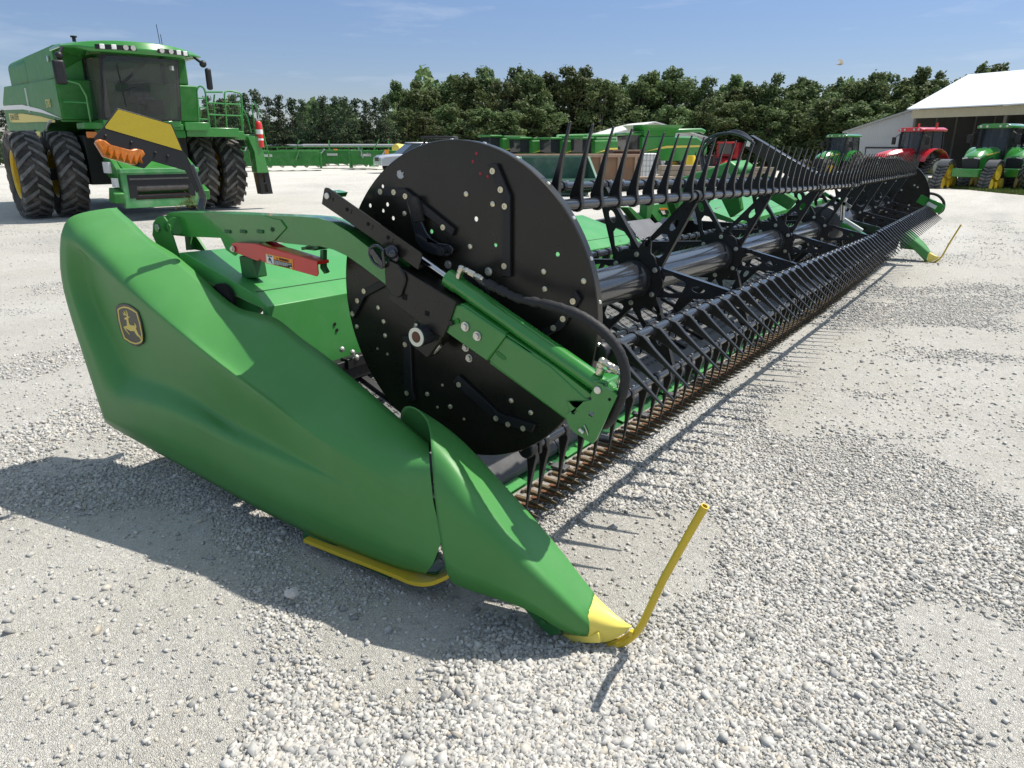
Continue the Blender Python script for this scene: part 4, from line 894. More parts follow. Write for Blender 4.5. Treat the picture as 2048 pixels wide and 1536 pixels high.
for i in range(4):
    m = MB(); q = at(1648 + i * 11, 386 + i * 5, X=5.9); m.bar(q, q + V((.0, -.10, -.06)), .03, .03); m.build('reel_drive_part', STEEL if i % 2 else G_PAINT, HD)
# far end: mirrored divider, arm, hose
XF, YF, ZF = 10.82, .0, -.155
for src_ in (sh, ns, tipo, ro):
    c = copy_tree(src_, HD); c.scale = (-1, 1, 1); c.location = (XF, YF, ZF)
    for k in list(c.children):
        if not k.name.startswith(('fastener', 'tip_flange', 'rod_clamp')): bpy.data.objects.remove(k)
m = MB(); m.bar(at(1838, 396, X=10.68), at(1886, 420, X=10.68), .10, .13); m.prism([path([(1868, 400), (1886, 408), (1884, 424), (1862, 428)], 10.62)], (.02, 0, 0)); fa = m.build('reel_arm', G_PAINT, HD, bevel=.005)
m = MB(); m.bar(at(1854, 409, X=10.62) + V((-.01, 0, .02)), at(1872, 418, X=10.62) + V((-.01, 0, .02)), .02, .05); m.build('arm_cover', mat('pale_cover', (.55, .60, .55), .3), fa)
m = MB(); m.tube(catmull([at(*p, X=10.7) for p in ((1850, 387), (1862, 387), (1876, 391), (1886, 401), (1888, 411), (1885, 421), (1876, 428))], 5), .020, 10); m.build('hose', HOSE_M, HD)
m = MB(); m.tube([at(*p, X=10.66) for p in ((1874, 412), (1876, 406), (1885, 410), (1884, 416))], .014, 8); m.build('hose_fitting', BLACK_M, fa)
# --- badge on the end shield, laid on the shield's own surface
from mathutils.bvhtree import BVHTree
bpy.context.view_layer.update(); dg = bpy.context.evaluated_depsgraph_get(); bvh = BVHTree.FromObject(sh, dg)
def onsh(px, py):
    h = bvh.ray_cast(CAM_C, ray(px, py).normalized()); return h[0], h[1]
EP = lambda x, y: (225 + x / 9.52, 600 + y / 9.52)
hits = [onsh(*EP(x, y)) for x, y in ((92, 178), (462, 238), (572, 780), (218, 735), (330, 480))]
c0_ = sum((h[0] for h in hits), V()) / 5; nb_ = (hits[1][0] - hits[3][0]).cross(hits[2][0] - hits[0][0]).normalized(); nb_ = nb_ if nb_.x < 0 else -nb_
c0_ = c0_ + nb_ * (max((h[0] - c0_).dot(nb_) for h in hits) + .001)
def bp_at(x, y, lift=0):
    d = ray(*EP(x, y)); t = ((c0_ + nb_ * lift) - CAM_C).dot(nb_) / d.dot(nb_); return CAM_C + d * t
def bpoly(pts, lift, th, holes=()):
    m = MB(); m.prism([[bp_at(x, y, lift) for x, y in pts]] + [[bp_at(x, y, lift) for x, y in h] for h in holes], nb_ * -th); return m
bd0 = bpoly([(60, 130), (110, 85), (200, 70), (300, 90), (400, 150), (480, 220), (540, 420), (580, 680), (570, 830), (480, 890), (380, 870), (280, 800), (200, 740), (130, 560), (80, 350), (55, 200)], .005, .02).build('badge', DARKGREY, sh, bevel=.002)
ringo = [(92, 178), (150, 140), (215, 122), (300, 135), (390, 180), (462, 238), (520, 430), (565, 650), (572, 780), (520, 825), (440, 845), (340, 815), (218, 735), (160, 560), (115, 370)]
ringi = [(114, 190), (160, 163), (215, 150), (290, 162), (378, 206), (448, 252), (503, 430), (548, 655), (553, 762), (510, 803), (440, 820), (350, 793), (234, 714), (180, 560), (134, 370)]
bpoly(ringo, .0056, .001, [ringi]).build('badge_border', DECAL_Y, bd0) if False else None
bpoly(ringo, .0056, .001, [ringi]).build('badge_border', DECAL_Y, sh)
deer = [(220, 348), (235, 373), (265, 375), (272, 430), (275, 490), (215, 508), (210, 520), (250, 580), (318, 658), (328, 655), (245, 545), (262, 545), (340, 590), (415, 592), (440, 640), (465, 675), (510, 710), (556, 776), (532, 700), (492, 655), (470, 600), (442, 535), (456, 515), (445, 480), (412, 428), (424, 490), (390, 488), (335, 478), (311, 440), (301, 390), (296, 350), (324, 332), (326, 316), (301, 322), (293, 300), (286, 250), (264, 207), (246, 194), (268, 250), (273, 284), (248, 268), (238, 236), (214, 206), (222, 245), (232, 268), (212, 256), (190, 238), (203, 264), (216, 279), (200, 293), (240, 287), (266, 300), (274, 319), (240, 335)]
bpoly(deer, .0058, .0012).build('deer_emblem', DECAL_Y, sh)
# ------------------------------------------------------------------ wheels
def tyre_mesh(Rd, wd, rim, lugs=20, lug_h=.05):
    """tyre with chevron lugs; axle along X, centre at origin"""
    m = MB(); h = wd / 2; rb = Rd - lug_h
    prof = [(rim, -h * .78), (rim + .02, -h * .86), (lerp(rim, rb, .45), -h * 1.04), (lerp(rim, rb, .8), -h * 1.0), (rb - .01, -h * .88), (rb + .012, -h * .4), (rb + .015, 0), (rb + .012, h * .4), (rb - .01, h * .88), (lerp(rim, rb, .8), h * 1.0), (lerp(rim, rb, .45), h * 1.04), (rim + .02, h * .86), (rim, h * .78)]
    m.lathe(prof, (0, 0, 0), eX, 56, False, False); m.n0 = len(m.f)
    for s in (-1, 1):
        for k in range(lugs):
            a0 = 2 * math.pi * (k + (.5 if s > 0 else 0)) / lugs; rows = []
            for t in (0, .35, .7, 1.0, 1.08):
                x = s * lerp(-.03 * h, h * .97, min(t, 1)); a = a0 + .30 * t ** 1.15 * (20 / lugs); wa = lerp(.042, .066, min(t, 1)) * (20 / lugs) * .9
                rt = Rd if t < .8 else (Rd - .006 if t <= 1.0 else rb - .05); r0 = rb - .02 if t <= 1 else rb - .10
                if t > 1.02: x = s * h * 1.03
                def P(r, an): return V((x, r * math.sin(an), r * math.cos(an)))
                rows.append([P(r0, a - wa * 1.25), P(rt, a - wa), P(rt, a + wa), P(r0, a + wa * 1.25)])
            n0 = len(m.v); m.loft(rows, True); m.f.append((n0, n0 + 1, n0 + 2, n0 + 3)); e = n0 + 16; m.f.append((e + 3, e + 2, e + 1, e))
    return m
def rim_mesh(rim, wd, side=-1, deep=.10):
    m = MB(); h = wd / 2 * .80
    m.lathe([(rim + .012, -h), (rim - .02, -h + .01), (rim - .045, -h + .05), (rim - .05, h - .05), (rim - .02, h - .01), (rim + .012, h)], (0, 0, 0), eX, 40, False, False)
    for d in (-deep, deep): m.lathe([(rim - .045, d), (rim * .75, d + (.05 if d < 0 else -.05)), (rim * .5, d * .2), (.16, d * .4), (.15, d * 1.2), (.02, d * 1.2)], (0, 0, 0), eX, 32, False, True)
    for k in range(10):
        a = 2 * math.pi * k / 10; m.cyl(V((-deep * .9, rim * .42 * math.cos(a), rim * .42 * math.sin(a))), V((deep * .9, rim * .42 * math.cos(a), rim * .42 * math.sin(a))), .018, n=8)
    return m
TYRE = mat('tyre_rubber', (.030, .028, .026), .78, spec=.3, noise=.3, nscale=7, dirt=(.24, .21, .175), dscale=2.5, damt=.55)
LUG = mat('tyre_lug', (.10, .098, .094), .7, spec=.35, noise=.25, nscale=9, dirt=(.30, .28, .25), dscale=4, damt=.5)
_tc = {}
def wheel(parent, c, Rd, wd, rim, rz=0, lugs=20, rimmat=None, name='wheel'):
    key = (Rd, wd, rim, lugs)
    w_ = bpy.data.objects.new(name, None); COL.objects.link(w_); w_.parent = parent; w_.location = c; w_.rotation_euler = (random.uniform(0, 6), 0, rz); w_.empty_display_size = .1
    if key not in _tc:
        tm = tyre_mesh(Rd, wd, rim, lugs); a = tm.build('tyre', [TYRE, LUG], w_, ang=30); a.data.polygons.foreach_set('material_index', [0] * tm.n0 + [1] * (len(tm.f) - tm.n0)); b = rim_mesh(rim, wd).build('rim', rimmat or RIM_Y, w_, ang=35); _tc[key] = (a, b)
    else:
        for s_ in _tc[key]:
            o = s_.copy(); COL.objects.link(o); o.parent = w_
    return w_
GLASS = mat('cab_glass', (.045, .05, .05), .06, spec=.6, alpha=.62)
GLASS_D = mat('cab_glass_dark', (.02, .025, .028), .05, spec=.7)
LAMP = mat('lamp_glass', (.5, .5, .5), .15, metal=.6)
CREAM = mat('cab_lining', (.30, .27, .20), .7); GREYP = mat('cab_seat', (.16, .155, .15), .75)
# ------------------------------------------------------------------ the big combine behind the header
CB = thing('combine_harvester', 'large green combine harvester on dual tyres facing the camera behind the header', 'combine', (8.71, 18.44, GZ), R(-193.07))
def C(x, y, z): return V((-x, y, z))
def cb(mb, x0, x1, y0, y1, z0, z1): return mb.box(C((x0 + x1) / 2, (y0 + y1) / 2, (z0 + z1) / 2), (abs(x1 - x0), abs(y1 - y0), abs(z1 - z0)))
def pr(mb, pts, ax, d):  # polygon given in the plane normal to ax, thickness d
    return mb.prism([[C(*p) for p in pts]], {'x': C(d, 0, 0), 'y': C(0, d, 0), 'z': C(0, 0, d)}[ax])
random.seed(11)
for x in (-2.36, -1.58, 1.58, 2.36): wheel(CB, C(x, 0, 1.0), 1.0, .60, .56, 0, 21)
for x in (-1.75, 1.75): wheel(CB, C(x, -4.0, .78), .78, .55, .40, 0, 18)
BODY = G_PAINT2
m = MB()
pr(m, [(-1.6, .95, 2.25), (-1.6, .95, 3.13), (-1.6, -2.55, 3.22), (-1.6, -5.5, 3.3), (-1.6, -6.2, 2.9), (-1.6, -6.3, 1.5), (-1.6, -4.9, 1.2), (-1.6, -2.2, 1.25), (-1.6, -1.5, 1.9), (-1.6, -.6, 2.2), (-1.6, .3, 2.24)], 'x', 3.2)
bd = m.build('body', BODY, CB, bevel=.03)
m = MB(); cb(m, -1.5, 1.5, -2.5, .66, 3.16, 3.86); pr(m, [(-1.49, .66, 3.86), (-1.49, -2.5, 3.86), (-1.3, -2.4, 3.92), (-1.3, .55, 3.92)], 'x', 2.8); tk = m.build('grain_tank', BODY, CB, bevel=.03)
m = MB(); p = C(-1.51, .25, 3.60); m.cyl(p, p + C(-.03, 0, 0), .07, n=16); m.build('work_lamp', LAMP, tk)
m = MB(); cb(m, -1.47, 1.45, -5.3, -2.52, 3.1, 3.95); m.build('engine_hood', BODY, CB, bevel=.22, seg=4)
m = MB(); pr(m, [(-1.615, .94, 3.12), (-1.615, -2.4, 3.20), (-1.615, -2.2, 2.60), (-1.615, -2.0, 1.9), (-1.615, .3, 2.28), (-1.615, .94, 2.30)], 'x', .03); sp = m.build('side_panel', BODY, CB, bevel=.012)
m = MB(); cb(m, -1.63, -1.60, -2.50, -2.44, 2.5, 3.1); m.build('panel_pull', WHITE_T, sp)
# stripes, model number and maker's word
wh = [(-1.635, .95, 2.27), (-1.635, -1.0, 2.53), (-1.635, -3.2, 2.72), (-1.635, -6.1, 2.80), (-1.635, -6.1, 2.68), (-1.635, -3.2, 2.60), (-1.635, -1.0, 2.45)]
m = MB(); pr(m, wh, 'x', .01); m.build('white_stripe', WHITE_T, sp)
ye = [(-1.636, .30, 2.24), (-1.636, -1.2, 2.37), (-1.636, -3.4, 2.50), (-1.636, -5.4, 2.56), (-1.636, -5.4, 2.32), (-1.636, -3.4, 2.27), (-1.636, -1.2, 2.24), (-1.636, .25, 2.19)]
m = MB(); pr(m, ye, 'x', .01); ys = m.build('yellow_stripe', DECAL_Y, sp)
def ctext(s_, nm, p, h, mtl, par, uxv=(0, 1, 0)): return text_on(s_, nm, C(*p), C(*uxv), V((0, 0, 1)), h, mtl, par)
ctext('S780', 'model_number', (-1.64, -.05, 2.62), .19, DECAL_Y, sp)
ctext('JOHN DEERE', 'maker_name', (-1.648, -4.6, 2.43), .16, mat('decal_green', (.012, .05, .015), .5), ys)
m = MB(); cb(m, -1.63, -1.6, -4.9, -2.3, 2.02, 2.06); m.build('side_vent', BLACK_M, bd)
m = MB(); cb(m, -1.62, -1.5, -2.35, -1.75, 1.60, 2.02); md_ = m.build('lamp_mount', DECAL_Y, bd, bevel=.01); m = MB(); p = C(-1.63, -1.95, 1.86); m.cyl(p, p + C(-.03, 0, 0), .06, n=12); m.build('amber_lamp', AMB, md_)
m = MB(); m.tube([C(-1.62, 1.35 * math.cos(a) - .1, 1.02 + 1.22 * math.sin(a)) for a in [R(85 + 9 * k) for k in range(9)]], .03, 8)
for s in (-1,): m.tube([C(-1.7, -4.0 + 1.1 * math.cos(a), .85 + 1.15 * math.sin(a)) for a in [R(30 + 12 * k) for k in range(9)]], .04, 6)
m.build('wheel_arch', mat('grey_plastic', (.35, .35, .33), .5), bd)
# underbody
m = MB(); cb(m, -1.2, 1.2, -5.0, .8, .75, 1.9); cb(m, -2.5, 2.5, -.14, .14, .86, 1.14); m.build('chassis', mat('chassis_black', (.012, .014, .012), .6), CB, bevel=.02)  # chassis and axle share one even near-black
# cab
m = MB(); pr(m, [(-.95, .66, 2.1), (-.95, 1.75, 2.1), (-.95, 1.75, 2.24), (-.95, .66, 2.24)], 'x', 1.75); pr(m, [(-.92, .70, 2.2), (-.90, .70, 3.62), (.86, .70, 3.62), (.88, .70, 2.2)], 'y', -.05); cab = m.build('cab', G_PAINT, CB, bevel=.012)
def pillar(a, b, w_=.06): m.mark().bar(C(*a), C(*b), w_, w_)
m = MB(); pillar((-.93, 1.75, 2.24), (-.80, 1.92, 3.62)); pillar((.78, 1.72, 2.24), (.84, 1.90, 3.62)); pillar((-.95, .75, 2.24), (-.88, .75, 3.62)); pillar((.88, .75, 2.24), (.88, .75, 3.62)); pillar((-.93, 1.75, 2.27), (.78, 1.72, 2.27), .05); pillar((-.80, 1.92, 3.58), (.84, 1.9, 3.58), .07); m.each('cab_pillar', BLACK_M, cab)
m = MB(); rows = []
for k in range(9):
    t = k / 8; bow = .16 * (1 - (2 * t - 1) ** 2); rows.append([C(lerp(-.92, .77, t), 1.76 + bow, 2.26), C(lerp(-.87, .80, t), 1.92 + bow, 2.9), C(lerp(-.80, .84, t), 1.93 + bow, 3.60)])
m.loft(rows); m.build('windscreen', GLASS, cab, ang=60)
m = MB(); m.mark().add([C(-.955, .78, 2.26), C(-.945, 1.72, 2.26), C(-.83, 1.9, 3.58), C(-.89, .78, 3.58)], [(0, 1, 2, 3)]); m.mark().add([C(.80, 1.70, 2.26), C(.89, .78, 2.26), C(.89, .78, 3.58), C(.86, 1.88, 3.58)], [(0, 1, 2, 3)]); m.each('side_window', GLASS, cab)
m = MB(); cb(m, -.84, -.62, .72, 1.2, 2.25, 3.6); m.build('cab_lining', CREAM, cab)
m = MB(); cb(m, -.1, .38, 1.0, 1.45, 2.62, 2.78); cb(m, -.08, .36, .90, 1.05, 2.7, 3.15); m.build('seat', GREYP, cab, bevel=.05)
m = MB(); m.tube(circ(C(-.12, 1.55, 2.80), C(1, 0, 0), C(0, .5, .85), .20, 20), .018, 6, closed=True); m.bar(C(-.12, 1.65, 2.3), C(-.12, 1.56, 2.8), .08, .08); cb(m, .12, .5, 1.25, 1.6, 2.4, 2.72); m.build('steering_column', BLACK_M, cab, bevel=.02)
m = MB(); m.bar(C(.15, 2.06, 3.55), C(-.50, 2.06, 2.98), .025, .02); m.bar(C(.10, 2.06, 3.55), C(-.53, 2.06, 3.0), .02, .02); m.bar(C(-.55, 2.04, 3.42), C(-.47, 2.0, 2.52), .022, .02); m.build('wiper', BLACK_M, cab)
m = MB(); m.bar(C(.62, 1.98, 3.42), C(.72, 1.97, 3.42), .01, .10); m.build('glass_sticker', WHITE_T, cab)
# roof
rf = []
for k in range(13):
    t = k / 12; x = lerp(-1.55, 1.52, t); e = abs(2 * t - 1); y1 = 2.30 - .62 * e ** 2.2; zt = 3.93 - .12 * e ** 2.5; zb = 3.66 + .02 * e - (.02 if e < .7 else 0)
    if e > .8: zb += .04
    rf.append([C(x, .45 + .2 * e, zb), C(x, y1 - .03, zb), C(x, y1, lerp(zb, zt, .35)), C(x, y1 - .10, zt - .02), C(x, y1 - .5, zt), C(x, .45 + .2 * e, zt - .02)])
m = MB(); m.loft(rf, True); n = 6; m.f.append(tuple(range(n))); m.f.append(tuple(12 * n + k for k in reversed(range(n)))); roof = m.build('cab_roof', G_PAINT, CB, ang=40, bevel=.02)
def yf(x): e = abs(x / 1.53); return 2.30 - .62 * e ** 2.2
for xs in ((-.95, -.15), (.30, 1.10)):
    m = MB(); a, b = xs; m.loft([[C(x, yf(x) - .0 + .012, 3.70), C(x, yf(x) + .002, 3.80)] for x in [lerp(a, b, k / 6) for k in range(7)]]); m.build('lamp_recess', BLACK_M, roof, fix=False)
for i, x in enumerate((-.82, -.60, -.37, -.22, .40, .62, .82, 1.0)):
    p = C(x, yf(x) + .02, 3.755); d_ = C(.25 * x, 1, -.1).normalized()
    if i in (0, 1, 6, 7): m = MB(); m.box(p, (.10, .03, .10)); m.build('tagged_lamp', WHITE, roof, bevel=.01)
    else: m = MB(); m.cyl(p - d_ * .03, p + d_ * .02, .055, n=16); m.build('roof_lamp', LAMP, roof)
m = MB(); m.mark().tube([C(.75, 1.2, 3.9), C(.72, 1.2, 4.45)], .008, 5); m.mark().tube([C(.83, 1.1, 3.9), C(.82, 1.1, 4.25)], .008, 5); m.each('antenna', BLACK_M, roof)
m = MB(); m.mark().cyl(C(-1.15, 1.3, 3.9), C(-1.15, 1.3, 3.99), .04, n=10); m.cyl(C(-1.15, 1.3, 3.99), C(-1.15, 1.3, 4.02), .07, n=10); m.mark().cyl(C(1.15, 1.2, 3.85), C(1.15, 1.2, 3.95), .04, n=10); m.each('beacon', BLACK_M, roof)
# mirrors
for (x, z, w_) in ((-1.72, 3.18, .24), (1.50, 3.22, .14)):
    m = MB(); m.box(C(x, 2.05, z), (w_, .12, .50)); mi = m.build('mirror', BLACK_M, CB, bevel=.05, seg=3)
    m = MB(); m.sphere(C(x + (.05 if x < 0 else -.08), 2.0, z + .34), .085, n=12); m.bar(C(x + (.05 if x < 0 else -.08), 2.0, z + .34), C(x * .88, 1.75, 3.72), .05, .05); m.build('mirror_arm', BLACK_M, mi)
# front wall panels, under-cab beam
m = MB(); m.mark(); pr(m, [(-1.58, .67, 2.2), (-1.58, .67, 3.2), (-.92, .67, 3.6), (-.92, .67, 2.2)], 'y', .03); m.mark(); pr(m, [(.88, .67, 2.05), (.88, .67, 3.62), (1.02, .67, 3.62), (1.45, .67, 2.7), (1.50, .67, 2.05)], 'y', .03); m.each('front_wall', G_PANEL, CB, bevel=.01)
m = MB(); cb(m, -1.35, .85, 1.0, 1.72, 2.03, 2.17); cb(m, -1.0, .9, 1.1, 1.66, 1.85, 2.03); ub = m.build('cab_beam', G_PAINT2, CB, bevel=.015)
m = MB(); cb(m, -1.34, -1.12, 1.66, 1.74, 1.83, 1.97); m.build('amber_lamp', AMB, ub, bevel=.02)
m = MB(); cb(m, -.82, -.68, 1.35, 1.37, 1.55, 1.75); m.build('warning_tag', WHITE_T, ub)
m = MB()
for pts in ([(-1.15, 1.5, 2.17), (-1.15, 1.5, 2.75), (-1.25, 1.5, 3.0), (-1.5, 1.2, 3.1)], [(-1.15, 1.5, 2.6), (-1.56, 1.2, 2.62)]): m.tube([C(*p) for p in pts], .022, 7)
m.build('grab_rail', G_PAINT, ub)
# feeder house with its face plate
FX, FY = -.14, 2.62
m = MB(); rows = [[C(FX + sx_ * .72, y, z0) for sx_, z0 in ((-1, za), (1, za), (1, zb), (-1, zb))] for y, za, zb in ((.7, 1.05, 1.85), (FY - .25, .42, 1.12))]; m.loft(rows, True); m.f += [(0, 1, 2, 3), (7, 6, 5, 4)]; fh = m.build('feeder_house', G_PAINT2, CB, bevel=.02)
def ring(x0, x1, z0, z1, xi0, xi1, zi0, zi1, y, d, mb): mb.prism([[C(x0, y, z0), C(x1, y, z0), C(x1, y, z1), C(x0, y, z1)], [C(xi0, y, zi0), C(xi1, y, zi0), C(xi1, y, zi1), C(xi0, y, zi1)]], C(0, d, 0))
m = MB(); ring(FX - .86, FX + .86, .28, 1.10, FX - .62, FX + .62, .46, .86, FY - .2, .2, m); cb(m, FX - .88, FX + .88, FY - .22, FY + .06, 1.06, 1.16); fp = m.build('face_plate', mat('green_sunfaded', (.07, .27, .09), .45, noise=.12, nscale=3, dirt=(.4, .4, .33), damt=.35), fh, bevel=.012)
m = MB(); ring(FX - .74, FX + .74, .50, 1.02, FX - .56, FX + .60, .46 + .10, .78, FY + .001, .012, m); m.build('side_liner', BLACK_M, fh, bevel=.01)
m = MB(); m.cyl(C(FX - .6, FY - .08, .73), C(FX + .6, FY - .08, .73), .09, n=16); m.cyl(C(FX - .7, FY - .02, .93), C(FX + .7, FY - .02, .93), .04, n=10); m.build('feed_drum', mat('worn_drum', (.11, .10, .09), .5, metal=.3, noise=.3, nscale=20), fh)
m = MB(); cb(m, FX - .62, FX + .62, FY - .5, FY - .06, .44, .58); m.build('feed_floor', mat('worn_floor', (.10, .05, .035), .7, noise=.3, nscale=12), fh)
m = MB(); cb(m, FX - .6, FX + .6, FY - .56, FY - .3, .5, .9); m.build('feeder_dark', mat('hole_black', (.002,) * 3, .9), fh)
m = MB()
for s in (-1, 1): m.mark().prism([[C(FX + s * .86, FY - .5, .42), C(FX + s * .86, FY + .02, .40), C(FX + s * .86, FY + .05, .62), C(FX + s * .86, FY - .3, .75)]], C(s * .22, 0, 0)); m.bar(C(FX + s * .85, FY - .1, 1.0), C(FX + s * .80, 1.0, 1.75), .12, .25)
m.each('coupler', G_PAINT2, fh, bevel=.02)
m = MB(); m.mark(); cb(m, FX - .95, FX - .90, 1.6, 2.1, 1.05, 1.3); m.mark(); cb(m, FX - .97, FX - .9, 2.2, 2.5, .75, .95); m.each('warning_tag', WHITE_T, fh)
random.seed(9); m = MB()
for k in range(130):
    p = C(FX + .55 + random.gauss(0, .14), FY + .02 + random.uniform(-.1, .06), .36 + random.gauss(0, .07)); a = random.uniform(0, 6.28); m.bar(p, p + V((math.cos(a) * .07, .02, math.sin(a) * .07)), .012, .004)
o = m.build('caught_weeds', mat('weeds', (.16, .15, .03), .8, noise=.4, nscale=30), fh); o['kind'] = 'stuff'
# platform, rails, ladder, extinguisher on the right of the picture
m = MB(); cb(m, .95, 2.45, .35, 1.55, 1.93, 2.03); cb(m, .95, 2.30, 1.5, 1.6, 1.88, 2.10); cb(m, .9, 1.5, .9, 1.7, 2.03, 2.22); pf = m.build('platform', G_PAINT, CB, bevel=.012)
def rail(pts, r=.022): m = MB(); m.tube(catmull([C(*p) for p in pts], 4) if len(pts) > 3 else [C(*p) for p in pts], r, 8); return m.build('handrail', G_PAINT, pf)
rail([(1.28, 1.55, 2.05), (1.34, 1.55, 2.7), (1.36, 1.55, 2.98), (1.45, 1.55, 3.08), (1.55, 1.55, 3.0), (1.56, 1.55, 2.7), (1.56, 1.55, 2.05)])
rail([(1.56, 1.55, 2.96), (2.0, 1.55, 2.97), (2.02, 1.55, 2.03)]) if False else rail([(1.56, 1.55, 2.95), (2.0, 1.55, 2.97)])
rail([(2.0, 1.55, 2.05), (2.03, 1.55, 2.7), (2.05, 1.55, 2.93), (2.15, 1.5, 3.0), (2.40, 1.5, 2.98), (2.50, 1.5, 2.85), (2.44, 1.5, 2.05)])
rail([(2.0, .8, 2.05), (2.02, .8, 2.7), (2.08, .8, 2.95)])
for z in (2.30, 2.58, 2.8): rail([(1.30 + (z - 2.05) * .07, 1.55, z), (1.56, 1.55, z)], .018)
for z in (2.42, 2.70): rail([(1.56, 1.55, z), (2.03, 1.55, z - .01), (2.46, 1.5, z - .01)], .018)
m = MB(); cb(m, 2.3, 2.95, .7, 1.25, 1.82, 1.95); m.prism([[C(2.62, 1.0, 1.9), C(2.95, 1.0, 1.9), C(3.0, 1.0, 1.6), C(3.12, 1.0, .95), C(2.78, 1.0, .95), C(2.76, 1.0, 1.5)]], C(0, .35, 0)); ld_ = m.build('ladder', G_PAINT, CB, bevel=.015)
m = MB(); m.prism([[C(2.80, 1.02, .98), C(3.12, 1.02, .98), C(3.18, 1.02, .38), C(2.86, 1.02, .38)], [C(2.90, 1.02, .92), C(2.99, 1.02, .92), C(3.0, 1.02, .70), C(2.94, 1.02, .70)], [C(2.95, 1.02, .64), C(3.03, 1.02, .64), C(3.05, 1.02, .44), C(2.96, 1.02, .44)]], C(0, .3, 0)); m.build('ladder_step', BLACK_M, ld_)
for pts in ([(2.55, 1.2, 1.95), (2.55, 1.2, 2.75), (2.62, 1.2, 2.85)], [(2.66, .9, 2.75), (2.72, .9, 2.72), (2.86, .9, 2.4), (2.92, .9, 2.0)], [(2.90, 1.2, 2.0), (2.90, 1.2, 2.7), (2.97, 1.2, 2.8), (3.05, 1.2, 2.6), (3.25, 1.2, 1.25)]):
    m = MB(); m.tube([C(*p) for p in pts], .02, 7); m.build('ladder_rail', G_PAINT, ld_)
m = MB(); m.lathe([(.085, 0), (.09, .02), (.09, .58), (.06, .66), (.035, .68)], C(2.98, 1.3, 1.62), (0, 0, 1), 16); fe = m.build('fire_extinguisher', mat('extinguisher_red', (.60, .02, .02), .25, coat=.4), ld_)
m = MB(); m.lathe([(.093, .34), (.093, .46)], C(2.98, 1.3, 1.62), (0, 0, 1), 16, False, False); m.lathe([(.093, .18), (.093, .23)], C(2.98, 1.3, 1.62), (0, 0, 1), 16, False, False); m.build('white_band', WHITE, fe)
m = MB(); m.bar(C(2.93, 1.3, 2.32), C(3.08, 1.3, 2.36), .03, .05); m.build('trigger', STEEL, fe)
# ------------------------------------------------------------------ machines and buildings farther back
def gz1(x, y): return float(gzv(np.array([x]), np.array([y]))[0])
def spot(px, D):
    """ground point at photo column px and horizontal forward distance D"""
    d = ray(px, 300); p = CAM_C + d * (D / d.dot(FH)); return V((p.x, p.y, gz1(p.x, p.y)))
def head(l, t):  # heading: l to image left, t toward the camera -> rz for local +Y
    v = -RT * l - FH * t; return math.atan2(v.y, v.x) - math.pi / 2
def bx(mb, x0, x1, y0, y1, z0, z1): return mb.box(((x0 + x1) / 2, (y0 + y1) / 2, (z0 + z1) / 2), (abs(x1 - x0), abs(y1 - y0), abs(z1 - z0)))
def sect(mb, rows): mb.loft(rows, True); k = len(rows[0]); n = len(mb.v) - k * len(rows); mb.f.append(tuple(n + i for i in range(k))); e = n + k * (len(rows) - 1); mb.f.append(tuple(e + k - 1 - i for i in range(k))); return mb
TRK = mat('track_rubber', (.028, .027, .026), .75, noise=.3, nscale=8, dirt=(.22, .2, .17), dscale=3, damt=.5)
def track(par, x, y, L=1.9, H=1.25, wd=.55, tri=True, rimmat=None):
    e = bpy.data.objects.new('track', None); COL.objects.link(e); e.parent = par; e.location = (x, y, 0); e.empty_display_size = .1
    r = .30; h = L / 2
    pts = [(-h + r * .2, .03), (h - r * .2, .03), (h + .02, .22), (h - .05, .50), (.42, H - .16), (.16, H), (-.16, H), (-.42, H - .16), (-h + .05, .50), (-h - .02, .22)] if tri else [(-h + .2, .02), (h - .2, .02), (h, .3), (h - .1, .62), (h - .45, H), (-h + .5, H), (-h + .1, .62), (-h, .3)]
    loop = resample([V((0, a, b)) for a, b in pts + [pts[0]]], 61)[:-1]; n = len(loop); cen = V((0, 0, H * .45))
    m = MB(); rows = []
    for p in loop:
        q = p + (cen - p).normalized() * .05; rows.append([p - eX * wd / 2, p + eX * wd / 2, q + eX * wd / 2, q - eX * wd / 2])
    n0 = len(m.v); m.loft(rows, True); b_ = n0 + 4 * (n - 1); m.f += [(b_ + k, b_ + (k + 1) % 4, n0 + (k + 1) % 4, n0 + k) for k in range(4)]
    k0 = len(m.f)
    for i in range(0, n, 2):
        p = loop[i]; o = (p - cen).normalized()
        for s in (-1, 1): m.bar(p + o * .01 + eX * .02 * s, p + o * .01 + (loop[(i + 2) % n] - p) * .6 + eX * s * wd / 2, .07, .06, up=o)
    a = m.build('belt', [TRK, LUG], e, ang=30); a.data.polygons.foreach_set('material_index', [0] * k0 + [1] * (len(m.f) - k0))
    for (yy, zz, rr) in ((0, H - .42, .36), (-h + .30, .33, .26), (h - .30, .33, .26), (0, .26, .18)):
        m = MB(); m.lathe([(rr, -wd * .45), (rr * .75, -wd * .40), (rr * .6, -wd * .30), (rr * .25, -wd * .42), (.02, -wd * .42)], (0, yy, zz), eX, 20, False, True); m.lathe([(rr, wd * .45), (rr * .75, wd * .40), (rr * .6, wd * .30), (rr * .25, wd * .42), (.02, wd * .42)], (0, yy, zz), eX, 20, False, True); m.cyl((-wd * .44, yy, zz), (wd * .44, yy, zz), rr * .97, n=20); m.build('track_wheel', rimmat or RIM_Y, e)
    return e
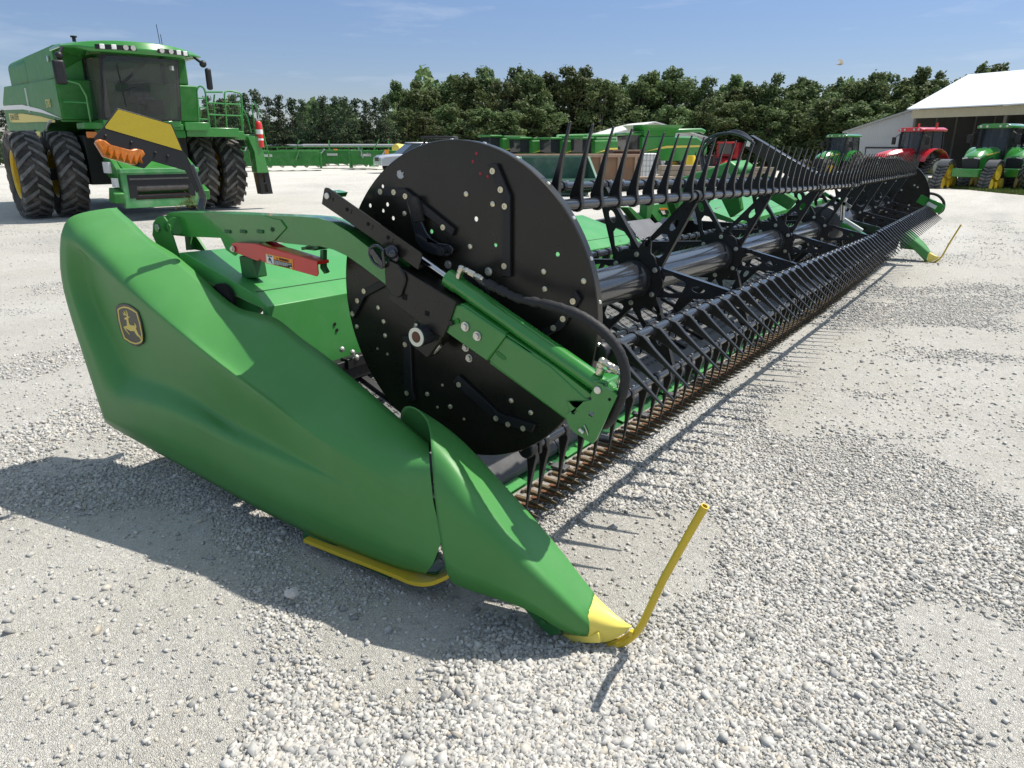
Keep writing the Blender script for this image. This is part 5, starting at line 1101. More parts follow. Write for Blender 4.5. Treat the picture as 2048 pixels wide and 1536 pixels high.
def tractor(name, label, cat, px, D, hd, paint, hoodL=2.2, mode='wheels', sc=1.0, roofm=None, grp=None, decal=None, rimm=None, tank=False, tyre=(.98, .52, .48)):
    t = thing(name, label, cat, spot(px, D), hd, grp); t.scale = (sc,) * 3
    # local: +Y front, rear axle at y=0, front axle at y=3.0
    y0 = .95; y1 = y0 + hoodL
    m = MB(); sect(m, [[V((sx_ * w_, y, z)) for sx_, z in ((-1, zb), (1, zb), (1, zt - .16), (.55, zt), (-.55, zt), (-1, zt - .16))] for y, w_, zb, zt in ((y0, .50, 1.05, 2.05), (y0 + hoodL * .45, .48, 1.0, 1.98), (y1 - .25, .43, .98, 1.78), (y1, .36, 1.05, 1.60))]); hd_ = m.build('hood', paint, t, bevel=.03)
    m = MB(); sect(m, [[V((sx_ * w_, y, z)) for sx_, z in ((-1, .95), (1, .95), (1, zt), (-1, zt))] for y, w_, zt in ((y1 - .55, .445, 1.62), (y1 + .01, .375, 1.52))]); m.build('grille', BLACK_M, hd_, bevel=.03)
    m = MB()
    for s in (-1, 1): m.mark().bar((s * .40, y1 - .02, 1.50), (s * .14, y1 + .035, 1.54), .05, .06)
    m.each('headlamp', LAMP, hd_)
    if decal:
        m = MB()
        for s in (-1, 1): m.mark().bar((s * .49, y0 + .1, 1.82), (s * .47, y1 - .5, 1.66), .015, .06)
        m.each('hood_stripe', decal, hd_)
        m = MB()
        for s in (-1, 1): m.mark().prism([[V((s * .50, y0 + .75, 1.1)), V((s * .50, y0 + 1.5, 1.1)), V((s * .49, y0 + 1.35, 1.5)), V((s * .50, y0 + .85, 1.55))]], (s * .01, 0, 0))
        m.each('hood_vent', BLACK_M, hd_)
    m = MB(); bx(m, -.30, .30, -.3, y1 - .2, .65, 1.05); bx(m, -.45, .45, -.9, -.2, .6, 1.1); bx(m, -.8, .8, 2.85, 3.1, .62, .85); m.build('chassis', mat('chassis_black', (.012, .014, .012), .6) if mode == 'wheels' else G_DARK if paint is G_PAINT else BLACK_M, t, bevel=.02)
    if mode != 'wheels' or hoodL > 2.1:
        m = MB(); bx(m, -.62, .62, y1 + .02, y1 + .42, .62, 1.02); m.build('front_weight', paint if paint is G_PAINT else BLACK_M, t, bevel=.03)
    # cab
    W_ = .82; zb, zt = 1.35, 2.95
    pts = {k: V(v) for k, v in dict(fl=(-W_ * .80, 1.0, zb), fr=(W_ * .80, 1.0, zb), bl=(-W_, -.75, zb + .35), br=(W_, -.75, zb + .35), Fl=(-W_ * .86, .85, zt), Fr=(W_ * .86, .85, zt), Bl=(-W_ * .9, -.72, zt), Br=(W_ * .9, -.72, zt), ml=(-W_, .05, zb), mr=(W_, .05, zb), Ml=(-W_ * .92, .10, zt), Mr=(W_ * .92, .10, zt)).items()}
    cabo = MB(); bx(cabo, -W_ * .8, W_ * .8, -.7, .98, 1.1, zb + .02); cb_ = cabo.build('cab', BLACK_M, t, bevel=.02)
    for a, b in (('fl', 'Fl'), ('fr', 'Fr'), ('bl', 'Bl'), ('br', 'Br'), ('ml', 'Ml'), ('mr', 'Mr')): m = MB(); m.bar(pts[a], pts[b], .07, .07); m.build('cab_pillar', BLACK_M, cb_)
    for q in (('fl', 'fr', 'Fr', 'Fl'), ('bl', 'br', 'Br', 'Bl'), ('fl', 'ml', 'Ml', 'Fl'), ('ml', 'bl', 'Bl', 'Ml'), ('fr', 'mr', 'Mr', 'Fr'), ('mr', 'br', 'Br', 'Mr')): m = MB(); m.add([pts[k] for k in q], [(0, 1, 2, 3)]); m.build('cab_window', GLASS, cb_)
    m = MB(); bx(m, -.25, .25, -.35, .15, 1.7, 1.85); bx(m, -.25, .25, -.45, -.3, 1.8, 2.5); m.build('seat', GREYP, cb_, bevel=.04)
    m = MB(); sect(m, [[V((sx_ * w_, y, z)) for sx_, z in ((-1, zt), (1, zt), (1, zt + .12), (.7, zt + .22), (-.7, zt + .22), (-1, zt + .12))] for y, w_ in ((-.95, .80), (-.5, .88), (.7, .88), (1.08, .78))]); rf_ = m.build('cab_roof', roofm or paint, t, bevel=.03)
    for x in (-.6, -.3, .3, .6): m = MB(); m.cyl((x, 1.06, zt + .10), (x, 1.11, zt + .10), .06, n=12); m.build('roof_lamp', LAMP, rf_)
    for s in (-1, 1):
        m = MB(); m.box((s * 1.12, .9, 2.45), (.24, .08, .42)); m.bar((s * 1.05, .88, 2.65), (s * .75, .85, 2.85), .04, .04); m.build('mirror', BLACK_M, t, bevel=.03)
    m = MB(); m.tube([V((.56, 1.05, 1.9)), V((.56, 1.05, 2.75)), V((.56, .95, 2.95))], .07, 10); m.build('exhaust', BLACK_M, t)
    m = MB(); 
    for s in (-1, 1):
        rows = []
        for k in range(9):
            a = R(20 + 17 * k); rr = (tyre[0] + .10); rows.append([V((s * (.66), rr * math.cos(a), tyre[0] + rr * math.sin(a))), V((s * 1.22, rr * math.cos(a), tyre[0] + rr * math.sin(a) - .03)), V((s * 1.22, (rr - .04) * math.cos(a), tyre[0] + (rr - .04) * math.sin(a) - .03)), V((s * .66, (rr - .04) * math.cos(a), tyre[0] + (rr - .04) * math.sin(a)))])
        f_ = MB(); sect(f_, rows); f_.build('fender', paint, t)
    if tank:
        m = MB(); sect(m, [[V((sx_ * w_, y, z)) for sx_, z in ((-1, 1.35), (1, 1.35), (1, 1.95), (.7, 2.15), (-.7, 2.15), (-1, 1.95))] for y, w_ in ((-.8, 1.15), (-1.0, 1.2), (-1.6, 1.1))]); m.build('rear_hood', BLACK_M, t, bevel=.04)
    random.seed(int(px))
    if mode == 'wheels':
        for s in (-1, 1): wheel(t, (s * 1.0, 0, tyre[0]), tyre[0], tyre[1], tyre[2], 0, 19, rimm); wheel(t, (s * .92, 3.0, .72), .72, .42, .40, .0, 17, rimm)
    elif mode == 'rear_track':
        for s in (-1, 1): track(t, s * 1.05, -.05, 2.2, 1.45, .55, True, rimm); wheel(t, (s * .98, 3.0, .82), .82, .50, .44, 0, 18, rimm)
    else:
        for s in (-1, 1): track(t, s * 1.05, -.1, 1.95, 1.50, .58, True, rimm); track(t, s * 1.1, 3.0, 1.85, 1.30, .52, True, rimm)
        for s in (-1, 1):
            rows = []
            for k in range(7): a = R(35 + 18 * k); rows.append([V((s * .85, 3.0 + .62 * math.cos(a), .78 + .68 * math.sin(a))), V((s * 1.38, 3.0 + .62 * math.cos(a), .78 + .68 * math.sin(a))), V((s * 1.38, 3.0 + .60 * math.cos(a), .75 + .65 * math.sin(a))), V((s * .85, 3.0 + .60 * math.cos(a), .75 + .65 * math.sin(a)))])
            f_ = MB(); sect(f_, rows); f_.build('front_fender', mat('grey_fender', (.06, .062, .065), .4), t)
    return t
tr1 = tractor('tracked_tractor', 'green tractor on four rubber tracks parked on grass before the open shed', 'tractor', 1996, 39.0, head(.80, .60), G_PAINT, 2.1, 'tracks', 1.0, decal=DECAL_Y, tank=True)
RIM_R = mat('rim_white', (.5, .48, .45), .4)
tr2 = tractor('tractor', 'red tractor with black nose and rear tracks beside the open shed', 'tractor', 1840, 43.5, head(.93, .37), mat('red_tractor_paint', (.50, .018, .028), .28, coat=.4, noise=.06, nscale=3), 2.3, 'rear_track', 1.0, rimm=RIM_R)
tr3 = tractor('tractor', 'smaller green tractor standing left of the red one in front of the grey wall', 'tractor', 1685, 55.0, head(.82, .57), G_PAINT, 1.9, 'wheels', 1.0, decal=DECAL_Y)
tr4 = tractor('tractor', 'green machine with fat black tyre cut off by the right edge of the photo', 'tractor', 2112, 38.0, head(.92, .4), G_PAINT, 2.2, 'wheels', 1.0, decal=DECAL_Y, tyre=(1.05, .7, .42))
for o in list(tr2.children):
    if o.name.startswith('hood'):
        m = MB(); sect(m, [[V((sx_ * w_, y, z)) for sx_, z in ((-1, 1.0), (1, 1.0), (1, zt), (-1, zt))] for y, w_, zt in ((2.35, .485, 1.45), (3.28, .385, 1.58))]); m.build('nose_cover', BLACK_M, o, bevel=.04)
m = MB()
for s in (-1, 1): m.mark().cyl((s * .6, -.3, 3.17), (s * .6, -.3, 3.42), .05, n=10)
m.each('beacon', mat('beacon_red', (.6, .05, .03), .3), tr2)
# grass verge along the shed
def patch(name, pts, z, mtl):
    m = MB(); P_ = [V((p[0], p[1], 0)) for p in pts]; m.v = P_; m.f = [tuple(range(len(P_)))]; return m
VERGE = mat('mown_grass', (.12, .15, .025), .85, spec=.15, noise=.35, nscale=2.5, dirt=(.22, .21, .06), dscale=1.2, damt=.6)
def edge(px, py):
    d = ray(px, py); t = 10.0
    for _ in range(40): p = CAM_C + d * t; t = (gz1(p.x, p.y) - CAM_C.z) / d.z
    return CAM_C + d * t
vg = [edge(1780, 372), edge(1850, 373), edge(1925, 378), edge(1985, 384), edge(2060, 391), edge(2160, 398)]
vgb = [spot(2300, 60), spot(2000, 62), spot(1700, 62)]
m = MB(); ol = vg + vgb; nseg = 18
front = resample(vg, nseg); back = resample([spot(1700, 60), spot(1850, 60), spot(2000, 60), spot(2300, 55)], nseg); rows = []
for k in range(nseg): rows.append([V((p.x, p.y, gz1(p.x, p.y) + .006)) for p in [front[k].lerp(back[k], j / 10) for j in range(11)]])
m.loft(rows); vo = m.build('grass_verge', VERGE, None); tag(vo, kind='structure')
random.seed(21); bl = MB()
for k in range(9000):
    a = random.random(); b = random.random() ** 2.2; i = a * (nseg - 1); p = front[int(i)].lerp(front[min(int(i) + 1, nseg - 1)], i % 1).lerp(back[int(i)].lerp(back[min(int(i) + 1, nseg - 1)], i % 1), b * .7 - .012)
    p = V((p.x, p.y, gz1(p.x, p.y))); h = random.uniform(.05, .16); t = random.uniform(0, 6.28); w_ = .035; s_ = V((math.cos(t), math.sin(t), 0)); bl.add([p - s_ * w_, p + s_ * w_, p + s_ * random.uniform(-.05, .05) + V((random.uniform(-.05, .05), random.uniform(-.05, .05), h))], [(0, 1, 2)])
go = bl.build('grass', mat('grass_blade', (.11, .15, .025), .7, noise=.3, nscale=3), None, fix=False, smooth=False); tag(go, 'green and yellowish tufts of grass along the edge of the gravel in front of the shed', 'grass', kind='stuff')
# open machine shed and the grey building next to it
CORR = {}
def corr(name, col, sc, rough=.45, axis='X', depth=.35):
    m_ = mat(name, col, rough, spec=.4, noise=.05, nscale=.6); n = m_.node_tree; tcx = n.nodes.new('ShaderNodeTexCoord'); wv = n.nodes.new('ShaderNodeTexWave'); wv.wave_type = 'BANDS'; wv.bands_direction = axis; wv.inputs['Scale'].default_value = sc; wv.inputs['Distortion'].default_value = 0
    n.links.new(tcx.outputs['Object'], wv.inputs[0]); bp_ = n.nodes.new('ShaderNodeBump'); bp_.inputs['Strength'].default_value = depth; bp_.inputs['Distance'].default_value = .03; n.links.new(wv.outputs[0], bp_.inputs['Height']); n.links.new(bp_.outputs[0], n.nodes['Principled BSDF'].inputs['Normal']); return m_
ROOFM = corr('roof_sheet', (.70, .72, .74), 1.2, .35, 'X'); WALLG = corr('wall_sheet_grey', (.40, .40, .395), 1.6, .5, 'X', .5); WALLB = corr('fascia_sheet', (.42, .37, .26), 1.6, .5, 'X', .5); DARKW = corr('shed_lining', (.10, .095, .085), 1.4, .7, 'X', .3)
DS = 72.0
def sp3(px, py, D): return at_d(px, py, D)
# shed frame: local x along the eave (image right), y away from the camera
a_, b_ = sp3(1818, 224, DS), sp3(2048, 210, DS - 9.3)
ex_ = V((b_.x - a_.x, b_.y - a_.y, 0)).normalized(); ang = math.atan2(ex_.y, ex_.x)
base = spot(1818, DS); EH = a_.z - base.z
SH = thing('machine_shed', 'long open fronted machine shed with white metal roof and dark interior', 'shed', base, ang)
Ls, Ds = 34.0, 15.0
m = MB(); sect(m, [[V((x, -.6, EH + .30)), V((x, Ds * .5, EH + 3.6)), V((x, Ds + .6, EH + .30)), V((x, Ds + .6, EH + .22)), V((x, Ds * .5, EH + 3.5)), V((x, -.6, EH + .2))] for x in (-.5, Ls)]); m.build('roof', ROOFM, SH, ang=20)
m = MB(); m.box((Ls / 2 - .2, -.1, EH - .20), (Ls, .12, .75)); m.build('fascia', WALLB, SH)
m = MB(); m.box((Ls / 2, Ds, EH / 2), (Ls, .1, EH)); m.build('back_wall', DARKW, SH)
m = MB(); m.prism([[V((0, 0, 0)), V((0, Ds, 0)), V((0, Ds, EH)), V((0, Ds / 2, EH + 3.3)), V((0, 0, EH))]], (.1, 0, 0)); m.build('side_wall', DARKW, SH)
for x in (0.15, 8.5, 17, 25.5): m = MB(); m.box((x, .0, EH / 2 - .3), (.22, .22, EH - .6)); m.build('post', mat('post_timber', (.13, .11, .09), .8), SH)
for x in (2, 4.5, 7, 9.5, 12, 15, 18): m = MB(); m.box((x, Ds - .12, EH / 2), (.16, .12, EH)); m.build('wall_stud', mat('stud_grey', (.22, .21, .19), .8), SH)
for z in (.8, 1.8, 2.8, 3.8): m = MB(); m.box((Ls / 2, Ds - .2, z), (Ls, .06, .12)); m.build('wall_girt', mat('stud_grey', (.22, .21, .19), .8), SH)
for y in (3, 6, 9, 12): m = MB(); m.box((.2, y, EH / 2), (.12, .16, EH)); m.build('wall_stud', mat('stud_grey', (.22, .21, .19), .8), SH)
m = MB(); m.box((8.2, 9, 2.6), (1.6, .1, .25)); m.build('orange_board', mat('board_orange', (.5, .2, .03), .6), SH)
D2 = 77.0
a_, b_ = sp3(1690, 264, D2 + 3), sp3(1816, 223, D2 - 2)
base = spot(1690, D2 + 3); ex_ = V((b_.x - a_.x, b_.y - a_.y, 0)); Lw = ex_.length; ang = math.atan2(ex_.y, ex_.x); h0 = a_.z - base.z; h1 = b_.z - base.z
GB = thing('steel_building', 'grey metal sided building with a sloping roofline and sliding door behind the red tractor', 'building', base, ang)
m = MB(); m.prism([[V((0, 0, -.5)), V((Lw * 1.2, 0, -.5)), V((Lw * 1.2, 0, h1 + (h1 - h0) * .2)), V((0, 0, h0))]], (0, .2, 0)); m.box((.1, 8, h0 / 2 - .4), (.2, 16, h0 + .2)); m.build('wall', WALLG, GB)
m = MB(); m.prism([[V((-.4, -.3, h0 - .12)), V((Lw * 1.2, -.3, h1 + (h1 - h0) * .2)), V((Lw * 1.2, -.3, h1 + (h1 - h0) * .2 + .18)), V((-.4, -.3, h0 + .05))]], (0, 17, 0)); m.build('roof', mat('roof_trim', (.30, .30, .29), .5), GB)
m = MB(); m.box((Lw * .68, -.06, h0 * .62), (Lw * .64, .1, .14)); m.build('door_track', BLACK_M, GB); m = MB(); m.box((Lw * .68, -.05, h0 * .3 - .2), (Lw * .62, .06, h0 * .62 + .4)); dr = m.build('sliding_door', WALLG, GB)
m = MB(); m.box((Lw * .37, -.09, h0 * .3 - .2), (.08, .04, h0 * .62 + .4)); m.build('door_edge', BLACK_M, dr)
m = MB(); m.sphere((Lw * .2, -.15, h0 * .72), .2, (1.2, .6, .5)); m.build('wall_lamp', mat('grey_plastic', (.35, .35, .33), .5), GB)
# white roofed barn
DB = 100.0
a_, b_ = sp3(1305, 243, DB), sp3(1188, 251, DB + 26)
base = spot(1305, DB); ey_ = V((b_.x - a_.x, b_.y - a_.y, 0)).normalized(); ang = math.atan2(ey_.y, ey_.x) - math.pi / 2; RH = a_.z - base.z
BN = thing('barn', 'low barn with a white metal roof and pale gable wall in front of the woods', 'barn', base, ang)
hw, EH2, Lb = 7.6, RH - 1.95, 27.0
m = MB(); sect(m, [[V((-hw - .5, y, EH2 - .1)), V((0, y, RH)), V((hw + .5, y, EH2 - .1)), V((hw + .5, y, EH2 - .25)), V((0, y, RH - .15)), V((-hw - .5, y, EH2 - .25))] for y in (-.5, Lb)]); m.build('roof', corr('barn_roof', (.74, .74, .72), 1.0, .4, 'Y'), BN, ang=15)
m = MB(); m.prism([[V((-hw, 0, -.3)), V((hw, 0, -.3)), V((hw, 0, EH2)), V((0, 0, RH - .2)), V((-hw, 0, EH2))]], (0, Lb - .5, 0)); m.build('wall', corr('barn_wall', (.52, .52, .50), 1.4, .5, 'X', .4), BN)
m = MB(); m.box((2.2, -.05, 1.2), (1.0, .1, 2.2)); bd_ = m.build('door', WHITE, BN); m = MB(); m.box((4.6, -.1, 2.0), (.5, .12, .7)); m.build('meter_box', GREYP, BN)
# smaller combines
def small_combine(label, px, D, hd, paint, stripe, auger=True, grp=None, full=True):
    t = thing('combine_harvester', label, 'combine', spot(px, D), hd, grp)
    m = MB(); sect(m, [[V((sx_ * 1.45, y, z)) for sx_, z in ((-1, zb), (1, zb), (1, zt - .1), (.9, zt), (-.9, zt), (-1, zt - .1))] for y, zb, zt in ((.8, 1.5, 3.3), (-1.2, 1.3, 3.35), (-4.5, 1.3, 3.3), (-5.6, 1.6, 2.7))]); bd = m.build('body', paint, t, bevel=.04)
    if full:
        m = MB(); sect(m, [[V((-1.3 - e, -2.4 - e, z)), V((1.3 + e, -2.4 - e, z)), V((1.3 + e, .6 + e, z)), V((-1.3 - e, .6 + e, z))] for z, e in ((3.3, 0), (3.75, .05), (4.25, .55))]); m.build('grain_tank', paint, t)
    else: m = MB(); bx(m, -1.35, 1.35, -2.6, .55, 3.2, 3.55); m.build('grain_tank', paint, t, bevel=.05)
    m = MB(); sect(m, [[V((-.9, .8, 2.0)), V((.9, .8, 2.0)), V((.9, .8, 3.4)), V((-.9, .8, 3.4))], [V((-.8, 2.0, 2.1)), V((.8, 2.0, 2.1)), V((.85, 2.1, 3.4)), V((-.85, 2.1, 3.4))]]); m.build('cab', GLASS_D, t)
    m = MB(); bx(m, -1.1, 1.1, .6, 2.3, 3.4, 3.62); m.build('cab_roof', paint, t, bevel=.08)
    if stripe:
        m = MB()
        for s in (-1, 1): m.mark().prism([[V((s * 1.47, .7, 2.05)), V((s * 1.47, -1.5, 2.35)), V((s * 1.47, -5.0, 2.45)), V((s * 1.47, -5.0, 2.6)), V((s * 1.47, -1.5, 2.55))]], (s * .02, 0, 0))
        m.each('side_stripe', stripe, bd)
    if auger: m = MB(); m.tube([V((1.2, -.9, 3.5)), V((1.5, -1.2, 3.75)), V((1.5, -6.6, 3.9)), V((1.5, -7.0, 3.75))], [.2, .2, .19, .2], 12); m.build('unloading_auger', paint, t)
    m = MB(); sect(m, [[V((sx_ * .7, y, z)) for sx_, z in ((-1, za), (1, za), (1, zb), (-1, zb))] for y, za, zb in ((.8, 1.1, 1.8), (3.2, .4, 1.1))]); m.build('feeder_house', paint, t)
    m = MB()
    for z in (.5, .85, 1.2, 1.55, 1.9): m.bar((1.45, 1.0, z), (1.95, 1.0, z), .05, .05)
    m.bar((1.45, 1.0, .4), (1.45, 1.0, 2.1), .05, .05); m.bar((1.95, 1.0, .4), (1.95, 1.0, 2.1), .05, .05); m.build('ladder', paint, t)
    for s in (-1, 1): wheel(t, (s * 1.5, 0, 1.0), 1.0, .6, .56, 0, 21); wheel(t, (s * 1.35, -3.9, .7), .78, .45, .40, 0, 18) if False else wheel(t, (s * 1.4, -3.9, .78), .78, .55, .40, 0, 18)
    return t
small_combine('green combine with flared tank and long unloading auger beside the white barn', 1285, 66, head(.95, .30), G_PAINT, DECAL_Y, True, None)
GR = 'green combines parked in a row in front of the woods'
for i, (px, D, lb) in enumerate(((1000, 82, 'leftmost of the green combines in the row behind the brown container'), (1058, 81, 'second green combine from the left in the row behind the brown container'), (1118, 80, 'third green combine from the left in the row behind the brown container'), (1180, 79, 'rightmost green combine of the row, auger tube pointing right'))):
    small_combine(lb, px, D, head(.75, .66), G_PAINT2, DECAL_Y, i >= 2, GR, False)
RP = mat('red_machine_paint', (.42, .02, .025), .4, noise=.1, nscale=2)
small_combine('red combine standing behind the timber blocks, seen through the reel tines', 1458, 100, head(.5, .85), RP, None, False, None, False)
small_combine('distant red combine left of the smaller green tractor', 1568, 118, head(.6, .8), RP, None, False, None, False)
# brown roll-off container, dark green hopper, blocks, barrel
RUSTY = mat('rusty_brown', (.20, .125, .075), .75, noise=.25, nscale=1.2, dirt=(.28, .11, .045), dscale=2.2, damt=.7)
RUSTL = mat('rusty_rail', (.33, .22, .15), .7, noise=.2, nscale=2)
p0, p1 = spot(985, 33.5), spot(1278, 34.5); e_ = p1 - p0; Lc = e_.length; ang = math.atan2(e_.y, e_.x)
CT = thing('scrap_container', 'rusty brown steel container with ribbed side standing behind the green hopper', 'container', p0, ang)
m = MB(); m.box((Lc / 2, 0, .80), (Lc, .06, 1.35)); m.box((Lc / 2, 2.3, .80), (Lc, .06, 1.35)); m.box((.03, 1.15, .8), (.06, 2.3, 1.35)); m.box((Lc - .03, 1.15, .8), (.06, 2.3, 1.35)); m.box((Lc / 2, 1.15, .15), (Lc, 2.3, .06)); m.build('tub', RUSTY, CT)
m = MB(); m.box((Lc / 2, -.04, 1.47), (Lc + .1, .14, .13)); m.box((Lc / 2, 2.3, 1.47), (Lc + .1, .14, .13)); m.build('top_rail', RUSTL, CT, bevel=.01)
for k in range(9): m = MB(); m.box((.15 + k * (Lc - .3) / 8, -.07, .80), (.12, .09, 1.3)); m.build('rib', RUSTL, CT)
m = MB(); m.box((Lc / 2, -.05, .16), (Lc, .14, .16)); m.build('bottom_rail', RUSTL, CT)
for z in (.45, .9, 1.3): m = MB(); m.box((Lc + .06, .02, z), (.12, .18, .10)); m.build('hinge', RUSTY, CT)
q = spot(1248, 38); BXO = thing('scrap_box', 'dark rusty steel box showing above the right end of the brown container', 'box', V((q.x, q.y, q.z)), ang)
m = MB(); m.box((0, 0, .95), (1.45, 1.2, 1.9)); m.build('box_side', mat('dark_rust', (.075, .035, .025), .8, noise=.3, nscale=2), BXO, bevel=.02); m = MB(); m.box((.68, -.63, .95), (.10, .08, 1.9)); m.box((0, -.63, 1.87), (1.45, .08, .08)); m.build('box_frame', RUSTL, BXO)
HG = mat('hopper_green', (.035, .10, .065), .5, noise=.15, nscale=2, dirt=DUST, dscale=3, damt=.2)
q = spot(1115, 30.5); HP = thing('dump_hopper', 'dark green self dumping steel hopper with slanted open mouth', 'hopper', q, ang)
hl = 1.45
m = MB()
prof = [(0.1, .35), (-.1, .42), (-1.0, .78), (-1.05, .84), (-.12, .50), (.55, 1.45), (.62, 1.45), (.62, .35)]
for s in (-1, 1): m.prism([[V((s * hl, -.98, .62)), V((s * hl, -.2, .2)), V((s * hl, .62, .2)), V((s * hl, .62, 1.52))]], (-.04 * s, 0, 0))
m.prism([[V((-hl, -.98, .62)), V((-hl, -.2, .2)), V((-hl, -.17, .25)), V((-hl, -.96, .68))]], (2 * hl, 0, 0)); m.prism([[V((-hl, .62, .2)), V((-hl, .62, 1.52)), V((-hl, .57, 1.52)), V((-hl, .57, .2))]], (2 * hl, 0, 0)); m.prism([[V((-hl, -.2, .2)), V((-hl, .62, .2)), V((-hl, .62, .25)), V((-hl, -.2, .25))]], (2 * hl, 0, 0)); m.build('tub', HG, HP)
m = MB(); m.box((0, -.98, .66), (2 * hl + .12, .10, .10)); m.box((0, .6, 1.54), (2 * hl + .1, .10, .08))
for s in (-1, 1): m.bar((s * hl, -.98, .66), (s * hl, .6, 1.54), .09, .07)
m.build('rim_tube', mat('hopper_edge', (.10, .20, .14), .45), HP); m = MB(); m.box((-.8, -.1, .12), (.2, 1.4, .22)); m.box((.8, -.1, .12), (.2, 1.4, .22)); m.box((0, -.55, .3), (2.4, .08, .5)); m.build('fork_base', HG, HP)
WOODB = mat('weathered_timber', (.30, .24, .175), .85, noise=.25, nscale=1.5, dirt=(.14, .11, .085), dscale=3, damt=.6); 
for i, (px, D, L_, h_, lb) in enumerate(((1300, 37, 2.4, .62, 'grey brown timber block lying right of the brown container'), (1365, 44, 2.6, 1.1, 'stacked timber planks in front of the green combine ladder'), (1415, 46, 3.4, 1.0, 'pale timber stack behind the reel tines left of the hose arc'), (1500, 52, 3.6, .9, 'long timber stack right of the hose arc near the red combine'))):
    t = thing('timber_stack', lb, 'timber', spot(px, D), ang + .03 * i, None); nb = 4
    for k in range(nb): m = MB(); m.box((.03 * (k % 2), 0, (k + .5) * h_ / nb), (L_, .9, h_ / nb - .02)); m.build('plank_layer', WOODB, t, bevel=.01)
t = thing('barrel', 'yellow plastic barrel standing behind the timber stack', 'barrel', spot(1383, 50)); m = MB(); m.lathe([(.27, 0), (.30, .05), (.30, .3), (.31, .33), (.30, .36), (.30, .85), (.26, .92)], (0, 0, .75), (0, 0, 1), 20); m.build('drum', mat('barrel_yellow', (.70, .48, .02), .45), t); m = MB(); bx(m, -.45, .45, -.45, .45, 0, .75); m.build('pallet', WOODB, t)
t = thing('grapple_bucket', 'black toothed grapple bucket standing upright behind the reel', 'bucket', spot(1408, 56), head(0, 1)); m = MB()
bx(m, -.75, .75, -.1, .1, 0, 1.7); m.build('back_plate', BLACK_M, t, bevel=.03)
for k in range(8): m = MB(); m.bar((-.7 + .2 * k, .1, 1.65), (-.7 + .2 * k, .5, 1.95), .07, .08, w2=.03, h2=.03); m.build('tooth', BLACK_M, t)
# little white cube tank with cage
t = thing('cage_tank', 'white caged liquid tank beside the rusty container', 'tank', spot(1292, 41), ang); m = MB(); bx(m, -.5, .5, -.5, .5, .15, 1.75); m.build('tank_body', WHITE, t, bevel=.06)
m = MB()
for k in range(6): m.box((-.5 + .2 * k, -.52, .95), (.025, .025, 1.6)); m.box((0, -.52, .25 + .28 * k), (1.02, .025, .025))
m.build('cage', STEEL, t)
# ------------------------------------------------------------------ left background: corn heads, planters, pickup, skid loader
def corn_head(label, px, D, hd, L_, seed, tanks=False, red=False):
    random.seed(seed); t = thing('corn_head', label, 'header', spot(px, D), hd, 'green crop headers parked in front of the trees')
    m = MB(); bx(m, -L_ / 2, L_ / 2, -.5, .0, .45, 1.0); bx(m, -L_ / 2, L_ / 2, -.62, -.45, .35, 1.35); m.build('frame', G_PAINT2, t, bevel=.03)
    m = MB(); m.cyl((-L_ / 2, .35, .72), (L_ / 2, .35, .72), .22, n=14)
    for k in range(int(L_ / .3)): x = -L_ / 2 + .15 + k * .3; m.lathe([(.22, -.01), (.30, 0), (.22, .01)], (x, .35, .72), (1, .25 * (1 if x < 0 else -1), 0), 14, False, False)
    m.build('auger', G_DARK, t)
    for s in (-1, 1): m = MB(); m.prism([[V((s * L_ / 2, -.6, .15)), V((s * L_ / 2, 1.3, .1)), V((s * L_ / 2, .6, .75)), V((s * L_ / 2, -.2, 1.25)), V((s * L_ / 2, -.6, 1.25))]], (s * .16, 0, 0)); m.build('end_shield', G_PAINT2, t, bevel=.03)
    n = int(L_ / .76)
    for k in range(n + 1): x = -L_ / 2 + .1 + k * (L_ - .2) / n; m = MB(); sect(m, [[V((x - w_, y, z - h_)), V((x + w_, y, z - h_)), V((x + w_ * .5, y, z + h_)), V((x - w_ * .5, y, z + h_))] for y, w_, z, h_ in ((.55, .22, .62, .18), (1.1, .16, .42, .14), (1.75, .03, .18, .03))]); m.build('snout', G_PAINT2 if k % 3 else mat('pale_snout', (.45, .46, .42), .5), t)
    for k in range(4): x = random.uniform(-L_ / 2, L_ / 2); m = MB(); m.bar((x, -.7, random.uniform(.6, 1.0)), (x + random.uniform(-.5, .5), -.75, random.uniform(1.1, 1.6)), .10, .10); m.build('mast_part', random.choice([G_PAINT, G_DARK, STEEL]), t)
    m = MB(); bx(m, -L_ * .3, -L_ * .1, -.75, -.62, .95, 1.12); m.build('grey_cover', mat('pale_snout', (.45, .46, .42), .5), t)
    if red: m = MB(); m.box((L_ * .22, -.75, 1.25), (.30, .12, .32)); m.build('slow_sign', DECAL_O, t)
    if tanks:
        m = MB(); m.lathe([(.0, 0), (.30, .06), (.34, .3), (.34, .8), (.2, 1.0), (.0, 1.05)], (-L_ * .32, -.6, .9), (0, 0, 1), 16); m.build('reel_motor_dome', mat('pale_green', (.20, .36, .25), .5), t)
    return t
for a in (('leftmost green header of the row, carrying a pale domed tank', 560, 52, head(.25, -.97), 5.2, 1, True, False), ('green header with rounded end and dark auger, right of the domed tank one', 690, 58, head(-.1, -1), 4.0, 2, False, False), ('green header left of the silver pickup with grey covers', 752, 55, head(.15, -1), 3.6, 3, False, True), ('low green header half hidden behind the black reel disc', 640, 66, head(.0, -1), 7.0, 4, False, True), ('green header furthest left, seen between the combine ladder and the row', 470, 60, head(.3, -.95), 5.0, 5, False, False)):
    corn_head(*a)
